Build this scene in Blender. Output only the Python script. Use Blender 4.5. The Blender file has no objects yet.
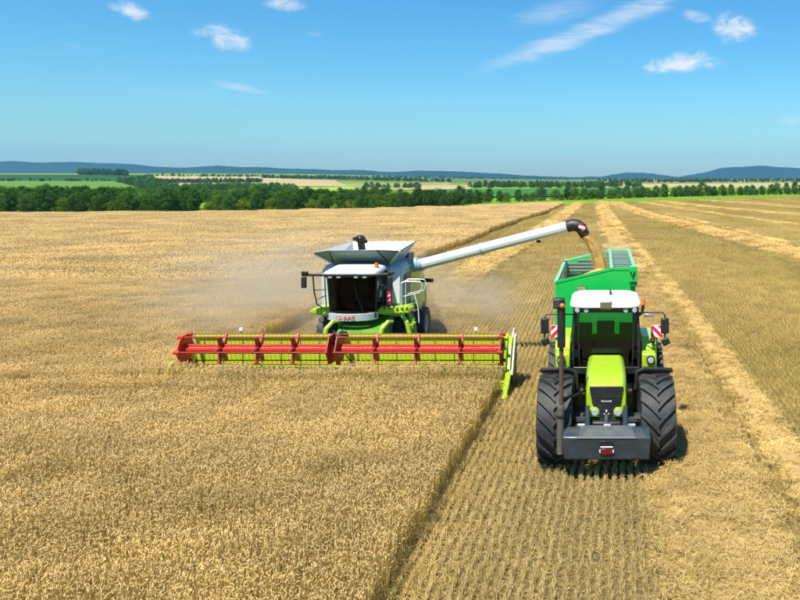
import bpy, math, random
from mathutils import Vector, Matrix
R = math.radians
rng = random.Random(11)
scene = bpy.context.scene
C = scene.collection

# ------------------------------------------------------------------ camera
HC = 7.0                      # camera height
cam_d = bpy.data.cameras.new('camera'); cam = bpy.data.objects.new('camera', cam_d); C.objects.link(cam)
cam.location = (0, 0, HC); cam.rotation_euler = (R(90), 0, 0)
cam_d.sensor_width = 36; cam_d.lens = 36*750/800
cam_d.shift_x = -203/800; cam_d.shift_y = -125/800
cam_d.clip_start = .1; cam_d.clip_end = 60000
scene.camera = cam

# ------------------------------------------------------------------ light
SUN_EL = 62
sx, sy = -0.48, -0.877        # horizontal direction towards the sun
SUN_DIR = Vector((sx*math.cos(R(SUN_EL)), sy*math.cos(R(SUN_EL)), math.sin(R(SUN_EL)))).normalized()
sun_d = bpy.data.lights.new('sun', 'SUN'); sun = bpy.data.objects.new('sun', sun_d); C.objects.link(sun)
sun_d.energy = 5.0; sun_d.angle = R(.53); sun_d.color = (1, .94, .84)
sun.rotation_euler = SUN_DIR.to_track_quat('Z', 'Y').to_euler()
sun.location = (-30, -40, 80)

w = bpy.data.worlds.new('World'); scene.world = w; w.use_nodes = True
nt = w.node_tree; nt.nodes.clear()
def N(t, **k):
    n = nt.nodes.new(t)
    for a, b in k.items(): setattr(n, a, b)
    return n
def Mth(op, a, b=None, c=None):
    n = N('ShaderNodeMath', operation=op)
    for i, v in enumerate((a, b, c)):
        if v is None: continue
        if isinstance(v, (int, float)): n.inputs[i].default_value = v
        else: nt.links.new(v, n.inputs[i])
    return n.outputs[0]
sky = N('ShaderNodeTexSky', sky_type='NISHITA', sun_disc=False)
sky.sun_elevation = R(SUN_EL); sky.sun_rotation = math.atan2(sx, sy)
sky.altitude = 0; sky.air_density = 1.3; sky.dust_density = .25; sky.ozone_density = 4.0
hsv = N('ShaderNodeHueSaturation'); hsv.inputs['Saturation'].default_value = 1.25; hsv.inputs['Value'].default_value = 1.0
hsv.inputs['Hue'].default_value = .487
nt.links.new(sky.outputs[0], hsv.inputs['Color'])
tc = N('ShaderNodeTexCoord'); sep = N('ShaderNodeSeparateXYZ'); nt.links.new(tc.outputs['Generated'], sep.inputs[0])
X, Y, Z = sep.outputs
az = Mth('ARCTAN2', X, Y); el = Mth('ARCSINE', Z)
cmb = N('ShaderNodeCombineXYZ'); nt.links.new(az, cmb.inputs[0]); nt.links.new(el, cmb.inputs[1])
def noise(scale, detail, sxy=(1, 1, 1), rot=0, rough=.6, dist=0.):
    mp = N('ShaderNodeMapping'); nt.links.new(cmb.outputs[0], mp.inputs[0])
    mp.inputs['Scale'].default_value = sxy; mp.inputs['Rotation'].default_value = (0, 0, rot)
    n = N('ShaderNodeTexNoise'); nt.links.new(mp.outputs[0], n.inputs['Vector'])
    n.inputs['Scale'].default_value = scale; n.inputs['Detail'].default_value = detail
    n.inputs['Roughness'].default_value = rough; n.inputs['Distortion'].default_value = dist
    return n.outputs[0]
n_puff = noise(34, 10, (1, 1.5, 1), 0, .66, .5)
n_wisp = noise(9, 8, (1, 6, 1), R(-14), .62, .6)
n_wide = noise(2.6, 7, (1, 2.6, 1), R(-10), .6, .4)
def dir_of(px, py):
    x = (px-603)/750; z = (175-py)/750
    return math.atan2(x, 1), math.atan2(z, math.hypot(1, x))
# each cloud: centre and half sizes (degrees of arc), tilt, opacity, puffy or wispy
CL = [(136, 13, 23, 13, -25, 1.0, 'p'), (228, 38, 33, 17, -10, .95, 'p'), (118, 8, 14, 6, -15, .35, 'p'),
      (205, 33, 18, 8, 0, .45, 'p'), (238, 87, 46, 6, -9, .5, 'w'), (287, 5, 28, 10, 0, .75, 'p'),
      (315, 34, 12, 4, 0, .2, 'w'), (68, 44, 26, 5, -14, .16, 'w'),
      (585, 32, 138, 16, 21, 1.0, 'w'), (645, 6, 62, 17, 18, .85, 'w'), (555, 14, 70, 17, 12, .45, 'w'),
      (678, 65, 58, 11, 3, 1.15, 'p'), (690, 58, 26, 12, 8, 1.0, 'p'), (733, 28, 32, 20, -8, 1.0, 'p'), (697, 17, 22, 9, -10, .5, 'p'),
      (792, 120, 22, 7, 0, .35, 'p'), (-150, 60, 60, 14, 8, .8, 'p'), (-330, 20, 70, 16, 0, .8, 'p'), (1050, 50, 60, 14, 5, .8, 'p')]
acc = None
for px, py, rx, ry, tilt, op, k in CL:
    a0, e0 = dir_of(px, py); a1, _ = dir_of(px+rx, py); _, e1 = dir_of(px, py-ry)
    wa, we = a1-a0, e1-e0
    t = R(tilt); da = Mth('SUBTRACT', az, a0); de = Mth('SUBTRACT', el, e0)
    u = Mth('ADD', Mth('MULTIPLY', da, math.cos(t)), Mth('MULTIPLY', de, math.sin(t)))
    v = Mth('SUBTRACT', Mth('MULTIPLY', de, math.cos(t)), Mth('MULTIPLY', da, math.sin(t)))
    r2 = Mth('ADD', Mth('POWER', Mth('ABSOLUTE', Mth('DIVIDE', u, wa)), 2), Mth('POWER', Mth('ABSOLUTE', Mth('DIVIDE', v, we)), 2))
    body = Mth('SUBTRACT', 1.0, r2)
    nn = n_puff if k == 'p' else n_wisp
    gain = 3.2 if k == 'p' else 1.9
    d = Mth('ADD', Mth('MULTIPLY', body, .75 if k == 'p' else .65), Mth('MULTIPLY', Mth('SUBTRACT', nn, .52), gain))
    d = Mth('MULTIPLY', d, Mth('MINIMUM', Mth('MAXIMUM', Mth('ADD', body, .15), 0.0), 1.0))
    mr = N('ShaderNodeMapRange', interpolation_type='SMOOTHSTEP'); nt.links.new(d, mr.inputs[0])
    mr.inputs[1].default_value = -.08; mr.inputs[2].default_value = 1.3; mr.inputs[3].default_value = 0; mr.inputs[4].default_value = op*.95
    acc = mr.outputs[0] if acc is None else Mth('MAXIMUM', acc, mr.outputs[0])
# thin streaks of cirrus over the whole sky
mr = N('ShaderNodeMapRange', interpolation_type='SMOOTHSTEP'); nt.links.new(n_wide, mr.inputs[0])
mr.inputs[1].default_value = .5; mr.inputs[2].default_value = .9; mr.inputs[4].default_value = .16
up = Mth('GREATER_THAN', Z, 0.0)
acc = Mth('MULTIPLY', Mth('MINIMUM', Mth('MAXIMUM', acc, mr.outputs[0]), 1.0), up)
mix = N('ShaderNodeMix', data_type='RGBA'); nt.links.new(acc, mix.inputs[0])
# a clear summer sky: deepen the blue away from the horizon
def vscale(src, k):
    n = N('ShaderNodeVectorMath', operation='SCALE'); nt.links.new(src, n.inputs[0]); n.inputs['Scale'].default_value = k; return n.outputs[0]
tint = N('ShaderNodeMix', data_type='RGBA', blend_type='MULTIPLY'); tint.inputs[0].default_value = 1
nt.links.new(hsv.outputs[0], tint.inputs[6]); tint.inputs[7].default_value = (.50, .80, .98, 1)
gm = N('ShaderNodeGamma'); gm.inputs['Gamma'].default_value = 1.10
nt.links.new(vscale(tint.outputs[2], .1516), gm.inputs['Color'])
nt.links.new(vscale(gm.outputs[0], 6.6), mix.inputs[6]); mix.inputs[7].default_value = (6.0, 6.25, 6.5, 1)
bg = N('ShaderNodeBackground'); bg.inputs['Strength'].default_value = .093
nt.links.new(mix.outputs[2], bg.inputs['Color'])
wo = N('ShaderNodeOutputWorld'); nt.links.new(bg.outputs[0], wo.inputs['Surface'])

vs = scene.view_settings; vs.view_transform = 'Standard'; vs.look = 'None'; vs.exposure = 0.7; vs.gamma = 1; vs.use_curve_mapping = False
scene.cycles.use_denoising = True
scene.cycles.max_bounces = 7; scene.cycles.transparent_max_bounces = 12; scene.cycles.volume_bounces = 1
scene.cycles.diffuse_bounces = 2; scene.cycles.glossy_bounces = 3
scene.cycles.volume_step_rate = 2.0; scene.cycles.volume_max_steps = 128

# ------------------------------------------------------------------ materials
MATS = {}
def stripe(h, c0, c1, slope):
    """the part of the square -h..h between the lines b = slope*a + c0 and b = slope*a + c1"""
    poly = [(-h, -h), (h, -h), (h, h), (-h, h)]
    for c, sg in ((c0, 1), (c1, -1)):
        out = []
        for i, p in enumerate(poly):
            q = poly[(i+1) % len(poly)]
            dp, dq = sg*(p[1]-slope*p[0]-c), sg*(q[1]-slope*q[0]-c)
            if dp >= 0: out.append(p)
            if dp*dq < 0: t = dp/(dp-dq); out.append((p[0]+(q[0]-p[0])*t, p[1]+(q[1]-p[1])*t))
        poly = out
        if not poly: return []
    return poly
def new_mat(name):
    m = bpy.data.materials.new(name); m.use_nodes = True; m.node_tree.nodes.clear(); MATS[name] = m
    return m, m.node_tree
def node(t, ty, **k):
    n = t.nodes.new(ty)
    for a, b in k.items(): setattr(n, a, b)
    return n
def tnoise(t, scale, detail=4, rough=.6, coord='obj', stretch=(1, 1, 1), rot=0):
    if coord == 'obj': src = node(t, 'ShaderNodeTexCoord').outputs['Object']
    else: src = node(t, 'ShaderNodeNewGeometry').outputs['Position']
    mp = node(t, 'ShaderNodeMapping'); t.links.new(src, mp.inputs[0]); mp.inputs['Scale'].default_value = stretch
    mp.inputs['Rotation'].default_value = (0, 0, rot)
    n = node(t, 'ShaderNodeTexNoise'); t.links.new(mp.outputs[0], n.inputs['Vector'])
    n.inputs['Scale'].default_value = scale; n.inputs['Detail'].default_value = detail; n.inputs['Roughness'].default_value = rough
    return n.outputs[0]
def ramp(t, src, stops):
    r = node(t, 'ShaderNodeValToRGB'); t.links.new(src, r.inputs[0])
    e = r.color_ramp.elements
    while len(e) < len(stops): e.new(.5)
    for i, (p, c) in enumerate(stops): e[i].position = p; e[i].color = (*c, 1)
    return r.outputs[0]
def mixc(t, fac, a, b, mode='MIX'):
    m = node(t, 'ShaderNodeMix', data_type='RGBA', blend_type=mode)
    for i, v in ((0, fac), (6, a), (7, b)):
        if isinstance(v, (int, float)): m.inputs[i].default_value = v
        elif isinstance(v, tuple): m.inputs[i].default_value = (*v, 1)
        else: t.links.new(v, m.inputs[i])
    return m.outputs[2]
def paint(name, col, rough=.35, metal=0., dust=.25, coat=0., bump=0., scale=3., dustcol=(.42, .34, .2)):
    m, t = new_mat(name)
    n1 = tnoise(t, scale, 6, .65); n2 = tnoise(t, scale*9, 3, .6)
    f = node(t, 'ShaderNodeMapRange'); t.links.new(n1, f.inputs[0]); f.inputs[1].default_value = .42; f.inputs[2].default_value = .72; f.inputs[4].default_value = dust
    # dust settles on surfaces that face up
    g = node(t, 'ShaderNodeNewGeometry'); s = node(t, 'ShaderNodeSeparateXYZ'); t.links.new(g.outputs['Normal'], s.inputs[0])
    upm = node(t, 'ShaderNodeMapRange'); t.links.new(s.outputs[2], upm.inputs[0]); upm.inputs[1].default_value = -.2; upm.inputs[2].default_value = 1; upm.inputs[3].default_value = .45; upm.inputs[4].default_value = 1.15
    fm = node(t, 'ShaderNodeMath', operation='MULTIPLY'); t.links.new(f.outputs[0], fm.inputs[0]); t.links.new(upm.outputs[0], fm.inputs[1])
    var = mixc(t, n2, tuple(c*.9 for c in col), tuple(min(1, c*1.08) for c in col))
    c = mixc(t, fm.outputs[0], var, dustcol)
    b = node(t, 'ShaderNodeBsdfPrincipled'); t.links.new(c, b.inputs['Base Color'])
    rr = node(t, 'ShaderNodeMapRange'); t.links.new(n1, rr.inputs[0]); rr.inputs[1].default_value = .3; rr.inputs[2].default_value = .7
    rr.inputs[3].default_value = max(.05, rough-.1); rr.inputs[4].default_value = min(1, rough+.2); t.links.new(rr.outputs[0], b.inputs['Roughness'])
    b.inputs['Metallic'].default_value = metal; b.inputs['Coat Weight'].default_value = coat; b.inputs['Coat Roughness'].default_value = .12
    if bump:
        bp = node(t, 'ShaderNodeBump'); bp.inputs['Strength'].default_value = bump; bp.inputs['Distance'].default_value = .02
        t.links.new(n2, bp.inputs['Height']); t.links.new(bp.outputs[0], b.inputs['Normal'])
    o = node(t, 'ShaderNodeOutputMaterial'); t.links.new(b.outputs[0], o.inputs[0])
    return m
def glass(name, tint, ior=1.38):
    m, t = new_mat(name)
    tr = node(t, 'ShaderNodeBsdfTransparent'); tr.inputs[0].default_value = (*tint, 1)
    gl = node(t, 'ShaderNodeBsdfGlossy'); gl.inputs['Roughness'].default_value = .03; gl.inputs[0].default_value = (1, 1, 1, 1)
    fr = node(t, 'ShaderNodeFresnel'); fr.inputs[0].default_value = ior
    mx = node(t, 'ShaderNodeMixShader'); t.links.new(fr.outputs[0], mx.inputs[0]); t.links.new(tr.outputs[0], mx.inputs[1]); t.links.new(gl.outputs[0], mx.inputs[2])
    o = node(t, 'ShaderNodeOutputMaterial'); t.links.new(mx.outputs[0], o.inputs[0])
    return m
def plant(name, mul=None, trans=.25, big=.3, stretch=(1, 1, 1), bigscale=.12, rot=0., tint=None):
    """leaf or straw: vertex colour, large soft variation over the ground, some light passing through"""
    m, t = new_mat(name)
    at = node(t, 'ShaderNodeAttribute', attribute_name='Col')
    n = tnoise(t, bigscale, 4, .6, 'world', stretch, rot)
    mr = node(t, 'ShaderNodeMapRange'); t.links.new(n, mr.inputs[0]); mr.inputs[1].default_value = .3; mr.inputs[2].default_value = .7
    mr.inputs[3].default_value = 1-big; mr.inputs[4].default_value = 1+big*.7
    oi = node(t, 'ShaderNodeObjectInfo')
    mr2 = node(t, 'ShaderNodeMapRange'); t.links.new(oi.outputs['Random'], mr2.inputs[0]); mr2.inputs[3].default_value = .88; mr2.inputs[4].default_value = 1.1
    mu = node(t, 'ShaderNodeMath', operation='MULTIPLY'); t.links.new(mr.outputs[0], mu.inputs[0]); t.links.new(mr2.outputs[0], mu.inputs[1])
    vm = node(t, 'ShaderNodeVectorMath', operation='SCALE'); t.links.new(at.outputs['Color'], vm.inputs[0]); t.links.new(mu.outputs[0], vm.inputs['Scale'])
    col = vm.outputs[0]
    if mul: col = mixc(t, 1., col, mul, 'MULTIPLY')
    if tint:
        n3 = tnoise(t, bigscale*1.7, 3, .6, 'world', stretch, rot)
        mr3 = node(t, 'ShaderNodeMapRange'); t.links.new(n3, mr3.inputs[0]); mr3.inputs[1].default_value = .45; mr3.inputs[2].default_value = .7; mr3.inputs[4].default_value = .55
        col = mixc(t, mr3.outputs[0], col, mixc(t, 1., col, tint, 'MULTIPLY'))
    d = node(t, 'ShaderNodeBsdfDiffuse'); t.links.new(col, d.inputs[0])
    tl = node(t, 'ShaderNodeBsdfTranslucent'); t.links.new(col, tl.inputs[0])
    mx = node(t, 'ShaderNodeMixShader'); mx.inputs[0].default_value = trans; t.links.new(d.outputs[0], mx.inputs[1]); t.links.new(tl.outputs[0], mx.inputs[2])
    o = node(t, 'ShaderNodeOutputMaterial'); t.links.new(mx.outputs[0], o.inputs[0])
    return m
def soil(name, stops, scales=((.15, (1, 1, 1)), (9, (1, 1, 1)), (60, (1, 1, 1))), weights=(.45, .3, .25), bump=.6, rot=0.):
    m, t = new_mat(name)
    acc = None
    for (s, st), wt in zip(scales, weights):
        n = tnoise(t, s, 5, .65, 'world', st, rot)
        k = node(t, 'ShaderNodeMath', operation='MULTIPLY'); t.links.new(n, k.inputs[0]); k.inputs[1].default_value = wt
        if acc is None: acc = k.outputs[0]
        else:
            a = node(t, 'ShaderNodeMath', operation='ADD'); t.links.new(acc, a.inputs[0]); t.links.new(k.outputs[0], a.inputs[1]); acc = a.outputs[0]
    c = ramp(t, acc, stops)
    b = node(t, 'ShaderNodeBsdfDiffuse'); t.links.new(c, b.inputs[0])
    if bump:
        bp = node(t, 'ShaderNodeBump'); bp.inputs['Strength'].default_value = bump; bp.inputs['Distance'].default_value = .05
        t.links.new(acc, bp.inputs['Height']); t.links.new(bp.outputs[0], b.inputs['Normal'])
    o = node(t, 'ShaderNodeOutputMaterial'); t.links.new(b.outputs[0], o.inputs[0])
    return m

LIME = paint('lime_paint', (.36, .54, .010), .34, dust=.13, coat=.4)
LIMED = paint('shaded_lime_paint', (.09, .25, .02), .45, dust=.2)  # lime paint with the deep shade under the cab put into its colour
WHITE = paint('white_paint', (.66, .68, .68), .32, dust=.10, coat=.3)
PANEL = paint('pale_grey_paint', (.47, .53, .53), .38, dust=.14, coat=.2)
TANKM = paint('grey_green_sheet', (.145, .215, .185), .45, dust=.22, scale=1.5)
TUBEG = paint('blue_grey_paint', (.27, .38, .40), .45, dust=.15)
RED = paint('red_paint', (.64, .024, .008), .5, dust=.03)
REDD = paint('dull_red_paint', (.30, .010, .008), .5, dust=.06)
BLACK = paint('black_plastic', (.013, .014, .016), .42, dust=.05)
RUBBER = paint('rubber', (.021, .023, .025), .62, dust=.26, bump=.2, scale=2.5, dustcol=(.2, .17, .12))
GREY = paint('slate_grey_paint', (.026, .038, .047), .42, dust=.10, coat=.15)
STEEL = paint('steel', (.45, .46, .45), .35, metal=.8, dust=.12)
PERF = paint('steel_guard', (.20, .185, .15), .45, metal=.4, dust=.25)
RUST = paint('rusty_pipe', (.10, .052, .03), .75, dust=.2, scale=6, dustcol=(.22, .14, .08))
GREEN = paint('bright_green_paint', (.0, .46, .06), .40, dust=.08, coat=.15, scale=1.)
GREENL = paint('pale_green_edge', (.20, .62, .34), .45, dust=.15)
RIBM = paint('ribbed_steel', (.20, .31, .275), .5, metal=.2, dust=.2)
ORANGE = paint('orange_lens', (.75, .16, .01), .2, dust=.05)
REDLENS = paint('red_lens', (.16, .008, .008), .2, dust=.05)
LENS = paint('lamp_glass', (.42, .45, .46), .12, dust=.04)
PINKRED = paint('reflective_red', (.75, .02, .06), .3, dust=.05)
BWHITE = paint('reflective_white', (.8, .8, .8), .3, dust=.05)
BROWNW = paint('inspection_pane', (.40, .29, .20), .4, dust=.2)
RIMM = paint('rim_paint', (.45, .47, .45), .4, dust=.25)
SEATM = paint('seat_fabric', (.03, .035, .035), .8, dust=.05)
GLASS = glass('cab_glass', (.26, .33, .32), 1.22)
GLASST = glass('tractor_glass', (.70, .80, .74))
MIRROR = paint('mirror_glass', (.3, .34, .36), .08, metal=.9, dust=.03)

# ------------------------------------------------------------------ mesh helpers
class MB:
    def __init__(s): s.v = []; s.f = []; s.c = []
    def add(s, vs, fs):
        n = len(s.v); s.v += [tuple(p) for p in vs]; s.f += [tuple(i+n for i in f) for f in fs]; return s
    def hexa(s, p):               # bottom four, top four (both counter-clockwise from above)
        return s.add(p, [(3, 2, 1, 0), (4, 5, 6, 7), (0, 1, 5, 4), (1, 2, 6, 5), (2, 3, 7, 6), (3, 0, 4, 7)])
    def box(s, x0, x1, y0, y1, z0, z1):
        return s.hexa([(x0, y0, z0), (x1, y0, z0), (x1, y1, z0), (x0, y1, z0), (x0, y0, z1), (x1, y0, z1), (x1, y1, z1), (x0, y1, z1)])
    def obox(s, c, sz, rot=(0, 0, 0)):
        from mathutils import Euler
        m = Euler(rot).to_matrix(); h = [q/2 for q in sz]
        pts = [Vector(c)+m @ Vector((a*h[0], b*h[1], d*h[2])) for d in (-1, 1) for a, b in ((-1, -1), (1, -1), (1, 1), (-1, 1))]
        return s.hexa(pts)
    def tube(s, p0, p1, r0, r1=None, n=10, caps=True):
        return s.path([p0, p1], [r0, r0 if r1 is None else r1], n, caps)
    def path(s, pts, r, n=8, caps=True):
        pts = [Vector(p) for p in pts]
        if isinstance(r, (int, float)): r = [r]*len(pts)
        base = len(s.v); prev = None
        for i, p in enumerate(pts):
            d = (pts[min(i+1, len(pts)-1)]-pts[max(i-1, 0)]).normalized()
            if prev is None:
                a = d.orthogonal().normalized()
                ref = Vector((0, 0, 1)) if abs(d.z) < .9 else Vector((1, 0, 0))
                a = (ref-d*ref.dot(d)).normalized()
            else:
                a = (prev-d*prev.dot(d)).normalized()
            prev = a; b = d.cross(a)
            for k in range(n):
                t = 2*math.pi*(k+.5)/n
                s.v.append(tuple(p+(a*math.cos(t)+b*math.sin(t))*r[i]))
        for i in range(len(pts)-1):
            for k in range(n):
                s.f.append((base+i*n+k, base+i*n+(k+1) % n, base+(i+1)*n+(k+1) % n, base+(i+1)*n+k))
        if caps:
            s.f.append(tuple(base+k for k in range(n))[::-1]); s.f.append(tuple(base+(len(pts)-1)*n+k for k in range(n)))
        return s
    def lathe_x(s, cx, cy, cz, prof, n=32):      # profile of (x offset, radius), spun about the x axis, closed loop
        base = len(s.v); m = len(prof)
        for k in range(n):
            t = 2*math.pi*k/n
            for dx, r in prof: s.v.append((cx+dx, cy+r*math.cos(t), cz+r*math.sin(t)))
        for k in range(n):
            for j in range(m):
                a = base+k*m+j; b = base+k*m+(j+1) % m; k2 = (k+1) % n
                s.f.append((a, b, base+k2*m+(j+1) % m, base+k2*m+j))
        return s
    def prism_x(s, poly, x0, x1):                # poly of (y, z)
        n = len(poly); base = len(s.v)
        for x in (x0, x1):
            for y, z in poly: s.v.append((x, y, z))
        s.f.append(tuple(base+i for i in range(n))[::-1]); s.f.append(tuple(base+n+i for i in range(n)))
        for i in range(n): s.f.append((base+i, base+(i+1) % n, base+n+(i+1) % n, base+n+i))
        return s
    def prism_y(s, poly, y0, y1):                # poly of (x, z)
        n = len(poly); base = len(s.v)
        for y in (y0, y1):
            for x, z in poly: s.v.append((x, y, z))
        s.f.append(tuple(base+i for i in range(n))); s.f.append(tuple(base+n+i for i in range(n))[::-1])
        for i in range(n): s.f.append((base+(i+1) % n, base+i, base+n+i, base+n+(i+1) % n))
        return s
    def prism_z(s, poly, z0, z1):
        n = len(poly); base = len(s.v)
        for z in (z0, z1):
            for x, y in poly: s.v.append((x, y, z))
        s.f.append(tuple(base+i for i in range(n))[::-1]); s.f.append(tuple(base+n+i for i in range(n)))
        for i in range(n): s.f.append((base+i, base+(i+1) % n, base+n+(i+1) % n, base+n+i))
        return s
    def sheet(s, pts, th):                       # a flat polygon given thickness along its normal
        p = [Vector(q) for q in pts]; nrm = (p[1]-p[0]).cross(p[2]-p[0]).normalized()*th; n = len(p); base = len(s.v)
        s.v += [tuple(q) for q in p]+[tuple(q-nrm) for q in p]
        s.f.append(tuple(base+i for i in range(n))); s.f.append(tuple(base+n+i for i in range(n))[::-1])
        for i in range(n): s.f.append((base+(i+1) % n, base+i, base+n+i, base+n+(i+1) % n))
        return s
    def ball(s, c, r, n=12, m=8, sz=1.):
        base = len(s.v)
        for j in range(m+1):
            ph = math.pi*j/m
            for k in range(n):
                t = 2*math.pi*k/n
                s.v.append((c[0]+r*math.sin(ph)*math.cos(t), c[1]+r*math.sin(ph)*math.sin(t), c[2]+r*sz*math.cos(ph)))
        for j in range(m):
            for k in range(n): s.f.append((base+j*n+k, base+(j+1)*n+k, base+(j+1)*n+(k+1) % n, base+j*n+(k+1) % n))
        return s
    def mesh(s, name, org=(0, 0, 0)):
        me = bpy.data.meshes.new(name)
        me.from_pydata([(a-org[0], b-org[1], c-org[2]) for a, b, c in s.v], [], s.f)
        if s.c:
            at = me.color_attributes.new('Col', 'FLOAT_COLOR', 'POINT')
            at.data.foreach_set('color', [q for c in s.c for q in (*c, 1.0)])
        me.update()
        return me
def smooth(me, ang=35):
    me.polygons.foreach_set('use_smooth', [True]*len(me.polygons)); me.set_sharp_from_angle(angle=R(ang))
def link(name, me, m, parent=None):
    o = bpy.data.objects.new(name, me); C.objects.link(o)
    if m is not None: me.materials.append(m)
    if parent is not None: o.parent = parent
    return o
def root_of(o):
    while o.parent is not None: o = o.parent
    return o
def part(name, mb, m, parent, bevel=0., sm=False, label=None, ang=35, seg=2):
    org = root_of(parent).location
    me = mb.mesh(name, org)
    o = link(name, me, m, parent)
    if sm: smooth(me, ang)
    if bevel:
        b = o.modifiers.new('bevel', 'BEVEL'); b.width = bevel; b.segments = seg; b.limit_method = 'ANGLE'; b.angle_limit = R(40)
        if not sm: smooth(me, 30)
    if label: o['label'] = label
    return o
def thing(name, label, cat, loc=(0, 0, 0), group=None):
    o = bpy.data.objects.new(name, None); C.objects.link(o); o.location = loc; o.empty_display_size = .3
    o['label'] = label; o['category'] = cat
    if group: o['group'] = group
    return o
def stuff(o, label, cat):
    o['kind'] = 'stuff'; o['label'] = label; o['category'] = cat; return o
def lettering(name, s, size, loc, rot, m, parent, sc=(1, 1, 1)):
    cu = bpy.data.curves.new('t', 'FONT'); cu.body = s; cu.size = size; cu.extrude = .004; cu.offset = .012*size; cu.align_x = 'CENTER'; cu.align_y = 'CENTER'
    cu.resolution_u = 3
    t = bpy.data.objects.new('t', cu); C.objects.link(t)
    bpy.context.view_layer.update()
    me = bpy.data.meshes.new_from_object(t.evaluated_get(bpy.context.evaluated_depsgraph_get()))
    bpy.data.objects.remove(t); bpy.data.curves.remove(cu)
    from mathutils import Euler
    me.transform(Matrix.Translation(Vector(loc)-root_of(parent).location) @ Euler(rot).to_matrix().to_4x4() @ Matrix.Diagonal((*sc, 1)))
    me.name = name
    return link(name, me, m, parent)

# ------------------------------------------------------------------ terrain
def sstep(a, b, x):
    t = max(0., min(1., (x-a)/(b-a))); return t*t*(3-2*t)
ETAB = [(-400, 118), (-160, 122), (-102, 128), (-70, 133), (-45, 144), (-30, 156), (-10, 177), (0, 187), (27, 210), (63, 238), (140, 270), (400, 300)]
def E(x):                                                 # far edge of the wheat field
    if x <= -400: return 118
    for (a, b), (c, d) in zip(ETAB, ETAB[1:]):
        if x <= c: return b+(d-b)*(x-a)/(c-a)
    return 300
def H(x, y):
    d = y-E(x)
    if d <= 0: return 0.
    z = -6.5*sstep(0, 380, d)+8*sstep(420, 2000, d)*sstep(-100, -800, x)-40*sstep(2100, 4300, d)
    z += 10*sstep(600, 1900, d)*sstep(-350, -1100, x)
    return z
def ray(px, py):
    dx, dz = (px-603)/750, (175-py)/750
    t = 100.
    while t < 9000:
        if HC+dz*t < H(dx*t, t): break
        t *= 1.004
    return dx*t, t
def axis_vals(lo, hi, fine, step, g):
    v = [0.]
    a = 0
    while a < hi: a += step if a < fine else max(step, a*g); v.append(a)
    a = 0
    while a > lo: a -= step if -a < fine else max(step, -a*g); v.append(a)
    return sorted(v)
def sheet_grid(name, xs, ys, zf, m):
    vs = [(x, y, zf(x, y)) for y in ys for x in xs]; nx = len(xs)
    fs = [(j*nx+i, j*nx+i+1, (j+1)*nx+i+1, (j+1)*nx+i) for j in range(len(ys)-1) for i in range(nx-1)]
    me = bpy.data.meshes.new(name); me.from_pydata(vs, [], fs); me.update(); smooth(me, 60)
    o = link(name, me, m); o['kind'] = 'structure'
    return o
M_GRASS = soil('meadow', [(.3, (.085, .17, .016)), (.5, (.14, .245, .024)), (.7, (.20, .28, .045))], ((.02, (1, 1, 1)), (.3, (1, 1, 1)), (3, (1, 1, 1))), bump=.3)
M_STUB = soil('stubble_soil', [(.33, (.075, .058, .022)), (.46, (.14, .108, .045)), (.56, (.21, .16, .07)), (.68, (.33, .25, .12))],
              ((.05, (1.5, .35, 1)), (6, (1, 1, 1)), (55, (1, 1, 1))), (.4, .25, .35), .8)  # soil colour darkened to stand in for shadow lines between stubble rows
ground = sheet_grid('ground', axis_vals(-9000, 9000, 300, 30, .07), axis_vals(-400, 9000, 600, 25, .05), lambda x, y: H(x, y)-.04-(0 if y > E(x) else .0), M_GRASS)
xs = [-190+5*i for i in range(71)]
vs_ = []; fs_ = []
NY = 40
for j in range(NY+1):
    for x in xs:
        y = -60+(E(x)+60)*j/NY; vs_.append((x, y, 0.))
nx = len(xs)
fs_ = [(j*nx+i, j*nx+i+1, (j+1)*nx+i+1, (j+1)*nx+i) for j in range(NY) for i in range(nx-1)]
me = bpy.data.meshes.new('field'); me.from_pydata(vs_, [], fs_); me.update()
fld = link('field', me, M_STUB); fld['kind'] = 'structure'

# far fields on the slopes beyond the wood
def far_field(quad, col, name='far_field', var=.12, lift=.25, n=16, stripes=(1, 1, 1)):
    c = [Vector((*ray(*q), 0)) for q in quad]
    vs = []
    for j in range(n+1):
        for i in range(n+1):
            u, v = i/n, j/n
            p = (c[0]*(1-u)+c[1]*u)*(1-v)+(c[3]*(1-u)+c[2]*u)*v
            vs.append((p.x, p.y, H(p.x, p.y)+lift))
    fs = [(j*(n+1)+i, (j+1)*(n+1)+i, (j+1)*(n+1)+i+1, j*(n+1)+i+1) for j in range(n) for i in range(n)]
    me = bpy.data.meshes.new(name); me.from_pydata(vs, [], fs); me.update(); smooth(me, 60)
    key = 'far_%s' % (col,)
    m = MATS.get(key) or soil(key, [(.3, tuple(q*(1-var) for q in col)), (.7, tuple(min(1, q*(1+var)) for q in col))], ((.004, (1, 1, 1)), (.03, (1, 1, 1)), (.3, (1, 1, 1))), bump=0)
    o = link(name, me, m); o['kind'] = 'structure'
    return o
DG, BGN, BEI, PGN, YG, CROP = (.03, .085, .025), (.105, .20, .03), (.38, .29, .15), (.24, .25, .09), (.26, .36, .05), (.045, .15, .04)
far_field([(-60, 174.6), (150, 175.2), (122, 181), (-60, 180.6)], DG)
far_field([(-20, 181.5), (118, 181.3), (146, 189.5), (40, 193.5)], BGN, lift=.35)
far_field([(146, 175.8), (262, 176.6), (262, 181.2), (150, 182)], BEI)
far_field([(150, 183.6), (228, 183), (300, 186.4), (200, 189)], BEI)
far_field([(262, 178.2), (335, 180.5), (350, 186.5), (262, 186)], BEI)
far_field([(335, 184), (450, 182.6), (450, 190), (350, 191)], PGN)
far_field([(300, 188), (352, 187), (360, 192), (290, 192)], YG, lift=.3)
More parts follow.
